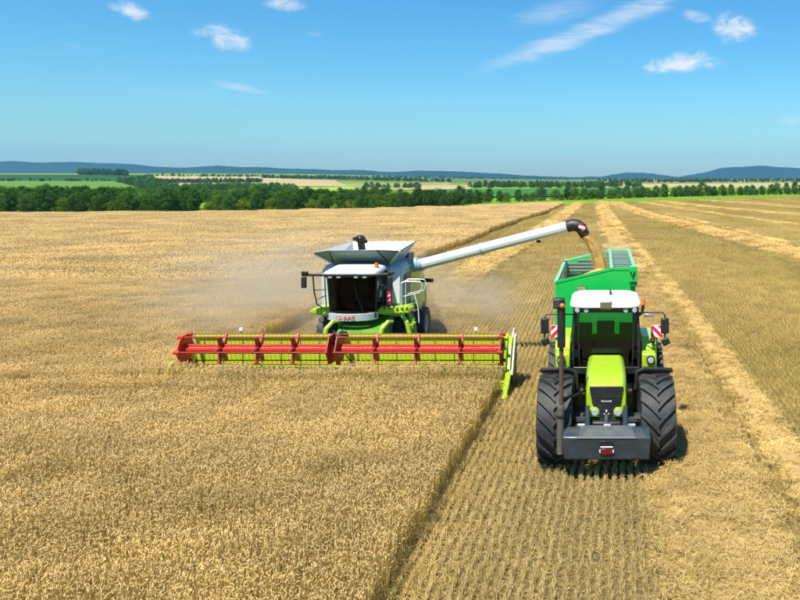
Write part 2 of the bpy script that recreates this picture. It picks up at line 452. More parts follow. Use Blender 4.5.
far_field([(405, 185.8), (472, 185.4), (470, 189.4), (402, 190)], BEI, lift=.4)
far_field([(430, 189.8), (640, 188.4), (640, 196.5), (440, 196.5)], CROP, lift=.5)
far_field([(590, 184.4), (830, 183.0), (830, 188.5), (600, 188)], (.36, .33, .15), lift=.4)

far_field([(600, 179.4), (830, 178.4), (830, 183), (600, 184)], (.17, .19, .075), lift=.3)
far_field([(250, 176.4), (600, 178.4), (600, 184), (340, 181)], (.10, .15, .05), lift=.15)

# hills
M_HILL = soil('hill_forest', [(.3, (.012, .03, .018)), (.55, (.02, .045, .024)), (.72, (.05, .075, .04))], ((.0012, (1, 1, 1)), (.006, (1, 1, 1)), (.03, (1, 1, 1))), bump=0)
M_QUARRY = soil('quarry_rock', [(.3, (.25, .24, .22)), (.7, (.42, .4, .36))], ((.004, (1, 1, 1)), (.02, (1, 1, 1)), (.1, (1, 1, 1))), bump=0)
from mathutils import noise as mn
def hills(name, prof, dist, depth, seed):
    n = 150; m = 14; vs = []
    x0, x1 = prof[0][0], prof[-1][0]
    for i in range(n+1):
        px = x0+(x1-x0)*i/n
        for (a, b), (c, d) in zip(prof, prof[1:]):
            if a <= px <= c:
                t = (px-a)/(c-a); t = t*t*(3-2*t)*.5+t*.5; py = b+(d-b)*t; break
        ax = (px-603)/750
        top = HC+(175-py)/750*dist
        top += 9*mn.noise(Vector((px*.035, seed, 0)))*dist/6000+3.5*mn.noise(Vector((px*.2, seed, 3)))*dist/6000
        for j in range(m+1):
            u = j/m
            yy = dist-depth*.5+depth*u
            s = math.sin(min(1, u*2/1.0)*math.pi/2) if u < .5 else math.cos((u-.5)*math.pi)
            z = -66+(top+66)*max(0, s)**1.1
            z += (1-abs(2*u-1))*16*mn.noise(Vector((px*.03, u*5, seed)))*(1 if j not in (m//2,) else .2)
            vs.append((ax*yy, yy, z))
    fs = [(i*(m+1)+j, (i+1)*(m+1)+j, (i+1)*(m+1)+j+1, i*(m+1)+j+1) for i in range(n) for j in range(m)]
    me = bpy.data.meshes.new(name); me.from_pydata(vs, [], fs); me.update(); smooth(me, 60)
    o = link(name, me, M_HILL); o['kind'] = 'structure'
    return o
hills('hills', [(-700, 168), (-300, 162), (-100, 160), (0, 161.6), (70, 162), (120, 163.2), (165, 167), (200, 169), (260, 171), (330, 174), (400, 178)], 6200, 1500, 1)
hills('hills', [(120, 172), (170, 168.2), (220, 166), (260, 167.2), (310, 169.2), (350, 170.2), (400, 171.5), (440, 171), (470, 172), (500, 174), (560, 177), (620, 178), (700, 180)], 5600, 1400, 2)
hills('hills', [(520, 179), (600, 176.8), (612, 174.8), (627, 172.8), (640, 173.2), (655, 174), (680, 177), (720, 179)], 6300, 1000, 3)
hills('hills', [(640, 179), (680, 176.4), (700, 173.4), (722, 168.4), (742, 167), (760, 165.8), (785, 167.2), (820, 170), (900, 166), (1050, 168), (1300, 172)], 6900, 1400, 4)
hills('hills', [(1150, 172), (1500, 164), (2200, 162), (3200, 168)], 4800, 1200, 5)

# ------------------------------------------------------------------ instancing helper (stuff only)
def scatter(name, pts, protos, label, cat):
    """pts: (x, y, z, variant, (rx, ry, rz), scale); one object of kind stuff"""
    me = bpy.data.meshes.new(name); me.from_pydata([p[:3] for p in pts], [], [])
    a = me.attributes.new('variant', 'INT', 'POINT'); a.data.foreach_set('value', [p[3] for p in pts])
    a = me.attributes.new('turn', 'FLOAT_VECTOR', 'POINT'); a.data.foreach_set('vector', [q for p in pts for q in p[4]])
    a = me.attributes.new('size', 'FLOAT_VECTOR', 'POINT'); a.data.foreach_set('vector', [q for p in pts for q in (p[5] if isinstance(p[5], tuple) else (p[5],)*3)])
    o = link(name, me, None)
    g = bpy.data.node_groups.new(name, 'GeometryNodeTree')
    g.interface.new_socket('Geometry', in_out='INPUT', socket_type='NodeSocketGeometry'); g.interface.new_socket('Geometry', in_out='OUTPUT', socket_type='NodeSocketGeometry')
    gi = g.nodes.new('NodeGroupInput'); go = g.nodes.new('NodeGroupOutput')
    j = g.nodes.new('GeometryNodeJoinGeometry')
    for pr in reversed(protos):
        oi = g.nodes.new('GeometryNodeObjectInfo'); oi.inputs['Object'].default_value = pr; oi.inputs['As Instance'].default_value = True
        g.links.new(oi.outputs['Geometry'], j.inputs[0])
    ip = g.nodes.new('GeometryNodeInstanceOnPoints'); ip.inputs['Pick Instance'].default_value = True
    g.links.new(gi.outputs[0], ip.inputs['Points']); g.links.new(j.outputs[0], ip.inputs['Instance'])
    for nm, ty, sock in (('variant', 'INT', 'Instance Index'), ('turn', 'FLOAT_VECTOR', 'Rotation'), ('size', 'FLOAT_VECTOR', 'Scale')):
        na = g.nodes.new('GeometryNodeInputNamedAttribute'); na.data_type = ty; na.inputs['Name'].default_value = nm
        g.links.new(na.outputs['Attribute'], ip.inputs[sock])
    g.links.new(ip.outputs[0], go.inputs[0])
    md = o.modifiers.new('scatter', 'NODES'); md.node_group = g
    return stuff(o, label, cat)
def proto(name, mb, m):
    me = mb.mesh(name); me.materials.append(m)
    return bpy.data.objects.new(name, me)           # not linked to the scene

# ------------------------------------------------------------------ wheat
M_WHEAT = plant('wheat', trans=.35, big=.14, stretch=(.45, 1.5, 1), bigscale=.22, rot=R(12), tint=(.88, .85, .70))
M_STUBBLE = plant('stubble_straw', trans=.2, big=.22, stretch=(1.6, .3, 1), bigscale=.09, tint=(.90, .86, .66))
M_STUBF = plant('far_stubble_straw', mul=(.92, .88, .74), trans=.15, big=.25, stretch=(1.6, .3, 1), bigscale=.06, tint=(.76, .88, .56))
M_STRAW = plant('straw', trans=.15, big=.16, stretch=(1, .5, 1), bigscale=.4)
def jit(c, a, r): 
    k = 1+r.uniform(-a, a); return tuple(max(0, q*k*(1+r.uniform(-.04, .04))) for q in c)
def wheat_patch(size, n, ear_l, ear_r, seed, hgt=.74, stem_w=.0026, leaf=True):
    r = random.Random(seed); mb = MB()
    for _ in range(n):
        x, y = r.uniform(-size/2, size/2), r.uniform(-size/2, size/2)
        h = hgt*r.uniform(.86, 1.06); a = r.uniform(0, 2*math.pi); ln = r.uniform(.02, .11)
        dx, dy = math.cos(a), math.sin(a); px, py = -dy, dx
        b = r.uniform(0, math.pi); wx, wy = math.cos(b)*stem_w, math.sin(b)*stem_w
        P = [(x, y, 0), (x+dx*ln*.35, y+dy*ln*.35, h*.55), (x+dx*ln, y+dy*ln, h*.95)]
        base = len(mb.v)
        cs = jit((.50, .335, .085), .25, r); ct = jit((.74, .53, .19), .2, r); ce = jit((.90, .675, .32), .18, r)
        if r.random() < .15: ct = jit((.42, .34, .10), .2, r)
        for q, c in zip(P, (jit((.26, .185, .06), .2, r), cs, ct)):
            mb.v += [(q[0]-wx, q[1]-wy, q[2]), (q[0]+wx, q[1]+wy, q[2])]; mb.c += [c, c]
        mb.f += [(base, base+1, base+3, base+2), (base+2, base+3, base+5, base+4)]
        # ear: slim spindle that nods over
        nod = r.uniform(.15, 1.5); L = ear_l*r.uniform(.8, 1.2); n0 = Vector(P[2])
        d1 = Vector((dx*math.sin(nod*.6), dy*math.sin(nod*.6), math.cos(nod*.6))); d2 = Vector((dx*math.sin(nod), dy*math.sin(nod), math.cos(nod)))
        m1 = n0+d1*L*.4; tip = m1+d2*L*.6
        s1 = Vector((px, py, 0)); s2 = d1.cross(s1)
        base = len(mb.v); mb.v.append(tuple(n0)); mb.c.append(ct)
        for k in range(4):
            t = k*math.pi/2+.4; mb.v.append(tuple(m1+(s1*math.cos(t)+s2*math.sin(t))*ear_r*r.uniform(.8, 1.2))); mb.c.append(ce)
        mb.v.append(tuple(tip)); mb.c.append(tuple(q*1.08 for q in ce))
        for k in range(4):
            k2 = (k+1) % 4; mb.f += [(base, base+1+k2, base+1+k), (base+5, base+1+k, base+1+k2)]
        if leaf and r.random() < .75:
            z0 = h*r.uniform(.35, .8); l2 = r.uniform(.10, .22)*(size if size > 1 else 1)**.5; a2 = r.uniform(0, 2*math.pi); ux, uy = math.cos(a2), math.sin(a2); lw = .005*(stem_w/.0026)
            c = jit((.54, .39, .13), .25, r) if r.random() < .75 else jit((.32, .28, .08), .25, r)
            base = len(mb.v)
            q0 = (x+dx*ln*.3, y+dy*ln*.3, z0); q1 = (q0[0]+ux*l2*.5, q0[1]+uy*l2*.5, z0+.05); q2 = (q0[0]+ux*l2, q0[1]+uy*l2, z0-.05)
            mb.v += [q0, (q1[0]-uy*lw, q1[1]+ux*lw, q1[2]), (q1[0]+uy*lw, q1[1]-ux*lw, q1[2]), q2]; mb.c += [c]*4
            mb.f += [(base, base+1, base+2), (base+1, base+3, base+2)]
    return mb
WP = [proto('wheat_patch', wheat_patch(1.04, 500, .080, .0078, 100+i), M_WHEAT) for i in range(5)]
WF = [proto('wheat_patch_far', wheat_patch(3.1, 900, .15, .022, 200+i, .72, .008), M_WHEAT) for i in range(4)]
CROP_R = -3.5
HDR_Y = 24.15                                    # where the cutter bar stands
EDGE = [(-13.85, 24), (-14.0, 40), (-14.6, 64), (-13.7, 76), (-13.3, 97), (-10.2, 136), (-9, 178), (-8.8, 215)]
def interp(tab, y):
    if y <= tab[0][1]: return tab[0][0]
    for (a, b), (c, d) in zip(tab, tab[1:]):
        if y <= d: return a+(c-a)*(y-b)/(d-b)
    return tab[-1][0]
def crop_r(y): return -3.62+.36*max(0, min(1, (y-11)/13))
def wheat_edge(y): return crop_r(y) if y < HDR_Y+.5 else interp(EDGE, y)
pts = []
y = -8.35
while y < 46:
    s = 1.0
    xe = wheat_edge(y)
    x = xe-s/2+rng.uniform(-.05, .04)
    lim = -.95*max(y, 4)-9
    while x > lim:
        pts.append((x, y, 0, rng.randrange(5), (rng.uniform(-.02, .02), rng.uniform(-.02, .02), rng.randrange(4)*math.pi/2+rng.uniform(-.04, .04)), (1, 1, rng.uniform(.92, 1.05)*(1+.09*mn.noise(Vector((x*.25, y*.25, 0))))*(1+.30*sstep(21.8, 24, y)*(y < HDR_Y+.5))))) 
        x -= s
    y += s
y = 47.2
pf = []
while y < 200:
    s = 3.0; x = wheat_edge(y)-s/2+rng.uniform(-.2, .15)
    while x > -1.0*y-20:
        if y < E(x)-2: pf.append((x, y, 0, rng.randrange(4), (0, 0, rng.randrange(4)*math.pi/2), (1, 1, rng.uniform(.92, 1.06)*(1+.06*mn.noise(Vector((x*.1, y*.1, 0)))))))
        x -= s
    y += s
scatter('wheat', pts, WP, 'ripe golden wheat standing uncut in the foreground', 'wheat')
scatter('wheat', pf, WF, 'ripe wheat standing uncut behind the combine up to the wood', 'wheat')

# ------------------------------------------------------------------ straw and stubble
def strand(mb, p, a, l, wd, tilt, c, bend=0.):
    d = Vector((math.cos(a)*math.cos(tilt), math.sin(a)*math.cos(tilt), math.sin(tilt))); s = Vector((-math.sin(a), math.cos(a), 0))*wd
    p = Vector(p); base = len(mb.v); m = p+d*l*.5+Vector((0, 0, bend)); q = p+d*l
    for k in (p, m, q): mb.v += [tuple(k-s), tuple(k+s)]; mb.c += [c, c]
    mb.f += [(base, base+1, base+3, base+2), (base+2, base+3, base+5, base+4)]
STC = [(.54, .365, .12), (.61, .43, .155), (.45, .30, .095), (.37, .265, .10), (.69, .51, .22)]
def straw_patch(size, n, l, wd, seed, thick=.08, dirb=None, gain=1.):
    r = random.Random(seed); mb = MB()
    for _ in range(n):
        a = r.uniform(0, math.pi*2) if dirb is None else r.gauss(dirb, .7)+(math.pi if r.random() < .5 else 0)
        strand(mb, (r.uniform(-.5, .5)*size, r.uniform(-.5, .5)*size, r.uniform(.0, thick)), a, l*r.uniform(.5, 1.4), wd*r.uniform(.7, 1.4), r.gauss(.05, .22), tuple(q*gain for q in jit(r.choice(STC), .18, r)), r.uniform(-.01, .03))
    return mb
ROW = .19
def stubble_patch(rows, length, per_m, wd, hgt, seed, litter, row=ROW):
    r = random.Random(seed); mb = MB(); W = rows*row
    for k in range(rows):
        x0 = -W/2+(k+.5)*row
        n = int(per_m*length)
        for _ in range(n):
            y0 = r.uniform(-length/2, length/2); cl = .5+.5*math.sin(y0*9+k*2.1+seed)
            if r.random() > .55+.45*cl: continue
            x = x0+r.gauss(0, .018)+.016*math.sin(y0*2.1+k)
            h = hgt*r.uniform(.6, 1.15); a = r.uniform(0, 6.28); ln = r.uniform(0, .075)
            c = jit((.56, .405, .135), .25, r) if r.random() < .45 else jit((.74, .55, .25), .2, r)
            if r.random() < .07: c = jit((.40, .34, .08), .25, r)
            b = r.uniform(-.6, .6); wx, wy = math.cos(b)*wd, math.sin(b)*wd; base = len(mb.v)
            mb.v += [(x-wx, y0-wy, 0), (x+wx, y0+wy, 0), (x+wx*.9+math.cos(a)*ln, y0+wy*.9+math.sin(a)*ln, h), (x-wx*.9+math.cos(a)*ln, y0-wy*.9+math.sin(a)*ln, h)]
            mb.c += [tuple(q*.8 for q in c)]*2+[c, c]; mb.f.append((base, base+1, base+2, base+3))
    for _ in range(litter):
        strand(mb, (-W/2+(r.randrange(rows)+.5)*row+r.gauss(0, .042), r.uniform(-.5, .5)*length, r.uniform(.005, .07)), r.uniform(0, 6.28), r.uniform(.05, .15)*wd/.0035, wd*.9, r.gauss(0, .15), jit(r.choice(STC), .2, r))
    return mb
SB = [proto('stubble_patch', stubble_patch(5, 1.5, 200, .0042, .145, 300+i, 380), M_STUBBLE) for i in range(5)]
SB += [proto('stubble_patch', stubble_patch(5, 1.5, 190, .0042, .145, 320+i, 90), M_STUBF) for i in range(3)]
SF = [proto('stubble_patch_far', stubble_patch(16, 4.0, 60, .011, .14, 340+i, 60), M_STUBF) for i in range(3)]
def drift(y): return -2.7*(max(0, y-20)/152)**1.3
def dslope(y): return (drift(y+1)-drift(y-1))/2
# swaths: centre line (x, y), half width, height
SW = [('left behind the wheels of the tractor, widest of all', [(2.42, -8), (2.38, 18), (2.18, 40), (1.25, 86), (.45, 130), (-.45, 176), (-.6, 192)], [(1.22, 0), (1.17, 40), (1.05, 86), (.9, 190)], .27),
      ('narrow, just right of the wide swath', [(4.75, -8), (4.62, 16), (4.45, 26), (4.25, 41), (3.5, 68), (2.2, 107), (1.2, 150), (.9, 190)], [(.34, 0), (.36, 40), (.45, 190)], .15),
      ('curving across the stubble at right', [(24.5, 14), (23.2, 30), (20.6, 48), (17.2, 67), (12.6, 99), (8.1, 129), (4.2, 172), (3.0, 192)], [(1.5, 0), (1.75, 70), (1.6, 190)], .18),
      ('thin one right beside the curving swath', [(25.4, 40), (20.6, 60), (19.2, 72), (15.7, 103), (11.5, 135)], [(.3, 0), (.35, 200)], .1),
      ('second curve from the hedgerow at far right', [(46, 100), (42, 110), (33.8, 129), (24.4, 156), (16.3, 191), (14.5, 197)], [(1.7, 0), (1.7, 200)], .16),
      ('nearest the hedgerow at far right', [(58, 128), (52, 140), (42, 161), (29, 199), (27, 203)], [(1.7, 0), (1.7, 200)], .16),
      ('faint one between the far curves', [(30, 92), (22, 125), (14, 165), (10, 192)], [(.7, 0), (.7, 200)], .1),
      ('trailing behind the combine to the far field edge', [(-8.9, 33), (-9.3, 44), (-9.2, 57), (-7.9, 77), (-7.0, 114), (-5.9, 178), (-5.7, 186)], [(1.15, 0), (1.2, 60), (1.1, 190)], .2)]
def in_swath(x, y, k, grow=0.):
    c, hw = SW[k][1], SW[k][2]
    if y < c[0][1] or y > c[-1][1]: return False
    w_ = [(b, a) for a, b in hw]
    hwv = interp([(a, b) for a, b in hw], y)
    return abs(x-interp(c, y)) < hwv+grow
pts = []; pf = []
y = -7.
while y < 64:
    L = 1.5; W5 = 5*ROW
    k = -18
    while True:
        x = crop_r(y)+.0+W5/2+k*W5+drift(y)*min(1, max(0, (y-20)/40)); k += 1
        if x > .29*max(y, 8)+5: break
        if y < 25.2 and x < crop_r(y)+.2: continue
        if y >= 25.2 and x < wheat_edge(y)+.1: continue
        if in_swath(x, y, 0, -.5): continue
        pts.append((x, y, 0, rng.randrange(5) if x < 3.3-max(0, y-25)*.02 else 5+rng.randrange(3), (0, 0, rng.choice((0, math.pi))), (1, 1.04, rng.uniform(.85, 1.15))))
    y += L
y = 65.5
while y < 240:
    L = 4.0; Wf = 16*ROW
    k = -8
    while True:
        x = -14+drift(y)+(k+.5)*Wf; k += 1
        if x > .29*y+8: break
        if y > E(x)-1.5 or x < wheat_edge(y)-.2: continue
        pf.append((x, y, 0, rng.randrange(3), (0, 0, -math.atan(dslope(y))+rng.choice((0, math.pi))), (1, 1.03, rng.uniform(.8, 1.15))))
    y += L
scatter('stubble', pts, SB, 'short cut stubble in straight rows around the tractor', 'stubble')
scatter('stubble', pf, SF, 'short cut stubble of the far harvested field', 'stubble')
SP = [proto('straw_patch', straw_patch(.75, 420, .15, .0030, 400+i, .09), M_STRAW) for i in range(5)]
SPF = [proto('straw_patch_far', straw_patch(1.15, 260, .26, .009, 440+i, .10, None, 1.32), M_STRAW) for i in range(3)]
SP += [proto('straw_patch', straw_patch(.6, 330, .14, .0032, 470+i, .08, None, 1.3), M_STRAW) for i in range(3)]
M_MOUND = soil('straw_mound', [(.33, (.26, .175, .06)), (.5, (.41, .285, .11)), (.68, (.56, .40, .17))], ((.3, (1, .4, 1)), (9, (1, 1, 1)), (70, (1, 1, 1))), (.3, .3, .4), .8)
def swath(desc, line, hw, hgt):
    y0, y1 = line[0][1], line[-1][1]
    mb = MB(); n = max(20, int((y1-y0)/.9)); m = 10
    def srf(u, y):
        k = max(0, 1-u*u); e = interp(line, y)
        return hgt*(k**.8)*(1+.5*mn.noise(Vector((e+u, y*.8, hgt*10)))+.3*mn.noise(Vector((u*3, y*2.2, 5))))
    for i in range(n+1):
        yy = y0+(y1-y0)*i/n; c = interp(line, yy); wv = interp(hw, yy)*(1+.05*mn.noise(Vector((yy*.5, hgt*30, 0))))
        for j in range(m+1):
            u = -1+2*j/m; mb.v.append((c+u*wv, yy, .006+srf(u, yy) if 0 < j < m else -.02))
    mb.f = [(i*(m+1)+j, i*(m+1)+j+1, (i+1)*(m+1)+j+1, (i+1)*(m+1)+j) for i in range(n) for j in range(m)]
    me = mb.mesh('straw_swath'); smooth(me, 60)
    o = link('straw_swath', me, M_MOUND); stuff(o, 'golden straw swath %s' % desc, 'straw')
    pn, pfar = [], []
    pale = line[0][0] > 3
    yy = y0
    while yy < y1:
        near = yy < 52
        st = .5 if near else .85
        c = interp(line, yy); wv = interp(hw, yy)
        sl = (interp(line, yy+.5)-interp(line, yy-.5))
        u = -.9
        while u < .91:
            x = c+u*wv+rng.uniform(-.08, .08)
            if near and (x > .30*max(yy, 8)+5): u += st/wv; continue
            z = max(0, srf(max(-1, min(1, u)), yy))
            (pn if near else pfar).append((x, yy+rng.uniform(-.15, .15), z, (rng.randrange(5)+0 if not pale else 5+rng.randrange(3)) if near else rng.randrange(3), (rng.uniform(-.12, .12), -u*hgt/wv*.8, rng.uniform(0, 6.28)), rng.uniform(.85, 1.15)))
            u += st/wv
        yy += st
    return pn, pfar
allp, allf = [], []
for a in SW:
    p, q = swath(*a); allp += p; allf += q
# loose straw thrown over the stubble beside the swaths
for _ in range(60):
    y = rng.uniform(10, 50); allp.append((interp(SW[0][1], y)+-1*(.95+abs(rng.gauss(0, .15))), y, .02, rng.randrange(5), (0, 0, rng.uniform(0, 6)), rng.uniform(.6, 1)))
scatter('loose_straw', allp, SP, 'loose golden straw stalks lying over the near swaths', 'straw')
scatter('loose_straw', allf, SPF, 'loose straw stalks lying over the far swaths', 'straw')

# ------------------------------------------------------------------ trees
M_LEAF = plant('leaves', trans=.3, big=.25, bigscale=.06)
M_BARK = soil('bark', [(.3, (.05, .04, .028)), (.7, (.12, .095, .065))], ((2, (1, 1, .3)), (9, (1, 1, .2)), (30, (1, 1, 1))), bump=.5)
def tree_meshes(hgt, rad, seed, col, lobes=32, leaves=92, leaf=.165):
    r = random.Random(seed); tr = MB(); cr = MB()
    top = Vector((r.uniform(-.2, .2), r.uniform(-.2, .2), hgt*.62))
    tr.path([(0, 0, -.6), (.03, 0, hgt*.18), tuple(top*.6), tuple(top)], [.17, .14, .10, .04], 7)
    for k in range(6):
        a = k*1.05+r.uniform(-.3, .3); z = hgt*r.uniform(.18, .45)
        tr.path([(0, 0, z), (math.cos(a)*rad*.4, math.sin(a)*rad*.4, z+hgt*.12), (math.cos(a)*rad*.75, math.sin(a)*rad*.75, z+hgt*.24)], [.07, .045, .02], 5)
    for k in range(lobes):
        # lobes spread through an uneven egg shape that reaches nearly to the ground
        t = (k+.5)/lobes; zc = hgt*(.08+.82*t); prof = math.sin(math.pi*min(1, .24+.72*t))**.7
        a = k*2.4+r.uniform(-.4, .4); d = rad*prof*r.uniform(.35, .95)
        c = Vector((math.cos(a)*d, math.sin(a)*d, zc+r.uniform(-.3, .3))); br = rad*r.uniform(.26, .46)
        lc = jit(col, .28, r)
        for _ in range(leaves):
            v = Vector((r.gauss(0, 1), r.gauss(0, 1), r.gauss(0, 1))).normalized()*br*r.uniform(.55, 1.08); v.z *= .8
            p = c+v; nrm = (v.normalized()+Vector((r.uniform(-.7, .7), r.uniform(-.7, .7), r.uniform(-.3, .8)))).normalized()
            s1 = nrm.orthogonal().normalized(); s2 = nrm.cross(s1); an = r.uniform(0, 3.14)
            e1 = (s1*math.cos(an)+s2*math.sin(an))*leaf*r.uniform(.6, 1.2); e2 = (s2*math.cos(an)-s1*math.sin(an))*leaf*r.uniform(.4, .8)
            base = len(cr.v); cc = jit(lc, .2, r)
            cr.v += [tuple(p-e1), tuple(p-e2+nrm*.04), tuple(p+e1), tuple(p+e2+nrm*.04)]; cr.c += [cc]*4
            cr.f.append((base, base+1, base+2, base+3))
    return tr, cr
TREES = []
for i, (h, rad, col) in enumerate([(6.0, 2.5, (.072, .16, .026)), (5.2, 2.7, (.10, .20, .028)), (6.6, 2.3, (.055, .135, .026)), (4.6, 2.4, (.135, .225, .03)), (5.6, 2.9, (.075, .16, .036)), (3.4, 2.0, (.16, .25, .03))]):
    a, b = tree_meshes(h, rad, 500+i, col)
    ma, mb_ = a.mesh('trunk'), b.mesh('crown'); ma.materials.append(M_BARK); mb_.materials.append(M_LEAF); smooth(ma)
    TREES.append((ma, mb_))
KIND = ['dark green', 'mid green', 'tall deep green', 'fresh green', 'broad blue green', 'small bright green']
def tree(x, y, k, s, label, group, zs=1.):
    o = thing('tree', label, 'tree', (x, y, H(x, y)-.05), group)
    o.rotation_euler.z = rng.uniform(0, 6.28); o.scale = (s, s*rng.uniform(.9, 1.1), s*zs)
    for nm, me in zip(('trunk', 'crown'), TREES[k]):
        c = bpy.data.objects.new(nm, me); C.objects.link(c); c.parent = o
    return o
ORD = ['first', 'second', 'third', 'fourth', 'fifth', 'sixth', 'seventh', 'eighth', 'ninth', 'tenth', 'eleventh', 'twelfth', 'thirteenth', 'fourteenth', 'fifteenth', 'sixteenth', 'seventeenth', 'eighteenth', 'nineteenth', 'twentieth', 'twenty-first', 'twenty-second', 'twenty-third', 'twenty-fourth', 'twenty-fifth', 'twenty-sixth', 'twenty-seventh', 'twenty-eighth', 'twenty-ninth', 'thirtieth', 'thirty-first', 'thirty-second', 'thirty-third', 'thirty-fourth', 'thirty-fifth', 'thirty-sixth', 'thirty-seventh', 'thirty-eighth', 'thirty-ninth', 'fortieth', 'forty-first', 'forty-second', 'forty-third', 'forty-fourth', 'forty-fifth']
def on_screen(x, y): return 603+750*x/y
# front rows of the wood at the left field edge
x = -112.; n = 0
while x < -30:
    y = E(x)+3.5+rng.uniform(-1, 1.5)
    k = rng.choice((0, 0, 1, 2, 2, 4, 4, 3))
    if rng.random() < .12: k = 5
    s = rng.uniform(.66, .92)*(.87-.10*sstep(-80, -45, x))
    tree(x, y, k, s, '%s tree, %s from left in the front row of the wood' % (KIND[k], ORD[min(n, len(ORD)-1)]), 'trees in the front row of the wood'); n += 1
    x += rng.uniform(1.8, 2.6)
for row in range(1, 4):
    x = -124.
    while x < -33+row*1.5:
        y = E(x)+3.5+row*5.5+rng.uniform(-2, 2)
        k = rng.choice((0, 0, 2, 2, 4, 1)); tree(x, y, k, rng.uniform(.74, 1.0)*(.83-.10*sstep(-80, -45, x)), KIND[k]+' tree in the rear rows of the wood behind the wheat', 'trees in the rear rows of the wood')
        x += rng.uniform(3.0, 4.4)
# hedgerow at right, beyond the grass strip
hr = []
px = 452.
while px < 830:
    t = (px-452)/350
    x0, y0 = (px-603)/750*(215+60*t), 215+60*t
    y0 = E(x0)+42+rng.uniform(-2, 2); x0 = (px-603)/750*y0
    hr.append((px, x0, y0))
    px += rng.choice((6.5, 8, 9, 10.5, 12, 14)) if px < 560 else rng.choice((5.5, 6.5, 7.5, 8.5, 9.5))
for i, (px, x0, y0) in enumerate(hr):
    k = rng.choice((0, 0, 2, 4, 2, 1)); s = rng.uniform(.58, .80) if px > 545 else rng.uniform(.40, .70)
    lab = '%s tree from the left in the hedgerow beyond the harvested field' % ORD[min(i, len(ORD)-1)]
    tree(x0, y0, k, s, lab, 'trees of the hedgerow beyond the harvested field', rng.uniform(.9, 1.12))
for i in range(44):
    px = 560+i*6+rng.uniform(-2, 2); x0 = (px-603)/750*250; y0 = E(x0)+38+rng.uniform(0, 6); x0 = (px-603)/750*y0
    k = rng.choice((1, 0, 4, 5))
    o = tree(x0, y0, k, rng.uniform(.34, .5), 'low %s bush under the trees of the hedgerow' % KIND[k].replace('tall ', '').replace('broad ', '').replace('small ', ''), 'bushes under the hedgerow', .95)
    o.name = 'bush'; o['category'] = 'bush'
# distant woods and tree lines that read as one mass
CRP = [bpy.data.objects.new('tree_clump', t[1]) for t in TREES]
def mass(poly, n, smin, smax, label, kinds=(0, 2, 4, 0, 1)):
    p = []
    for _ in range(n):
        u, v = rng.random(), rng.random()
        q = [poly[0][i]*(1-u)*(1-v)+poly[1][i]*u*(1-v)+poly[2][i]*u*v+poly[3][i]*(1-u)*v for i in (0, 1)]
        x, y = ray(*q); s = rng.uniform(smin, smax)
        p.append((x, y, H(x, y)-.3, rng.choice(kinds), (0, 0, rng.uniform(0, 6.28)), s))
    scatter('wood', p, CRP, label, 'wood')
mass([(-30, 190), (150, 192), (452, 200), (-30, 206)], 380, .6, .9, 'dense green wood filling the dip behind the wheat field')
mass([(-260, 197), (-14, 197), (-14, 208.5), (-260, 207)], 170, .7, 1., 'left end of the wood running on along the wheat field')
mass([(112, 181), (150, 176.5), (172, 190), (150, 191)], 170, .9, 1.4, 'wooded gully climbing between the green and beige fields')
mass([(150, 188.5), (290, 188), (300, 192), (150, 192.5)], 170, .9, 1.4, 'green wood below the beige fields on the slope', (1, 4, 1, 3))
mass([(150, 182.2), (262, 181.2), (262, 182.4), (150, 183.4)], 150, .7, 1.2, 'dark row of trees between two beige slope fields')
mass([(262, 177.2), (450, 181.2), (450, 182.4), (262, 178)], 230, .7, 1.3, 'line of trees along the top of the beige fields')
mass([(352, 187.2), (420, 187.5), (420, 189), (350, 188)], 26, .7, 1.2, 'scattered trees among the pale far fields')
mass([(78, 173.6), (126, 174.2), (128, 175.8), (80, 175)], 120, 1.6, 2.3, 'dark block of forest on the far left slope')
mass([(150, 175.6), (600, 179), (600, 180.2), (150, 176.4)], 330, .6, 1.1, 'dark line of far woodland below the hills')
mass([(470, 186.2), (640, 185.6), (640, 188.2), (470, 188.2)], 130, .9, 1.3, 'row of trees behind the dark green crop field')
mass([(600, 181), (830, 180), (830, 182), (600, 183)], 300, .7, 1.3, 'far line of trees beneath the right hand hills')
mass([(-30, 180.3), (112, 181), (112, 181.7), (-30, 181.2)], 40, .5, .9, 'low hedge between the two green fields at left')

# ------------------------------------------------------------------ wheels
def tyre_mesh(cx, cy, cz, r, wd, lugs, lug_h, n=56):
    mb = MB(); h = wd/2; ri = r*.56
    prof = [(-h*.78, ri), (-h*.98, r*.70), (-h, r*.82), (-h*.93, r*.92), (-h*.80, r*.96-lug_h*.7), (-h*.4, r-lug_h), (0, r-lug_h), (h*.4, r-lug_h), (h*.80, r*.96-lug_h*.7), (h*.93, r*.92), (h, r*.82), (h*.98, r*.70), (h*.78, ri)]
    mb.lathe_x(cx, cy, cz, prof, n)
    rr = r-lug_h
    for side in (-1, 1):
        for k in range(lugs):
            t0 = 2*math.pi*(k+(.5 if side > 0 else 0))/lugs
            base = len(mb.v); st = 5
            for j in range(st+1):
                u = j/st
                x = side*(-.04+u*1.02)*h
                # lugs sweep back from the middle of the tread to the shoulder
                th = t0-(.50*u**.9)*(.9/r)*(wd/.85); half = (.034+.014*u)/r*(r/1.02)
                R0 = r-(.0 if u < .8 else (u-.8)*.35*r*.55); Ri = R0-lug_h*1.25 if u < .8 else R0-lug_h*1.6
                for rad_, hh in ((Ri, half*1.45), (R0, half), (R0, -half), (Ri, -half*1.45)):
                    a = th+hh; mb.v.append((cx+x, cy+rad_*math.cos(a), cz+rad_*math.sin(a)))
            for j in range(st):
                for q in range(3): 
                    a = base+j*4+q; mb.f.append((a, a+1, a+5, a+4))
            mb.f.append((base, base+3, base+2, base+1)); e = base+st*4; mb.f.append((e, e+1, e+2, e+3))
    return mb
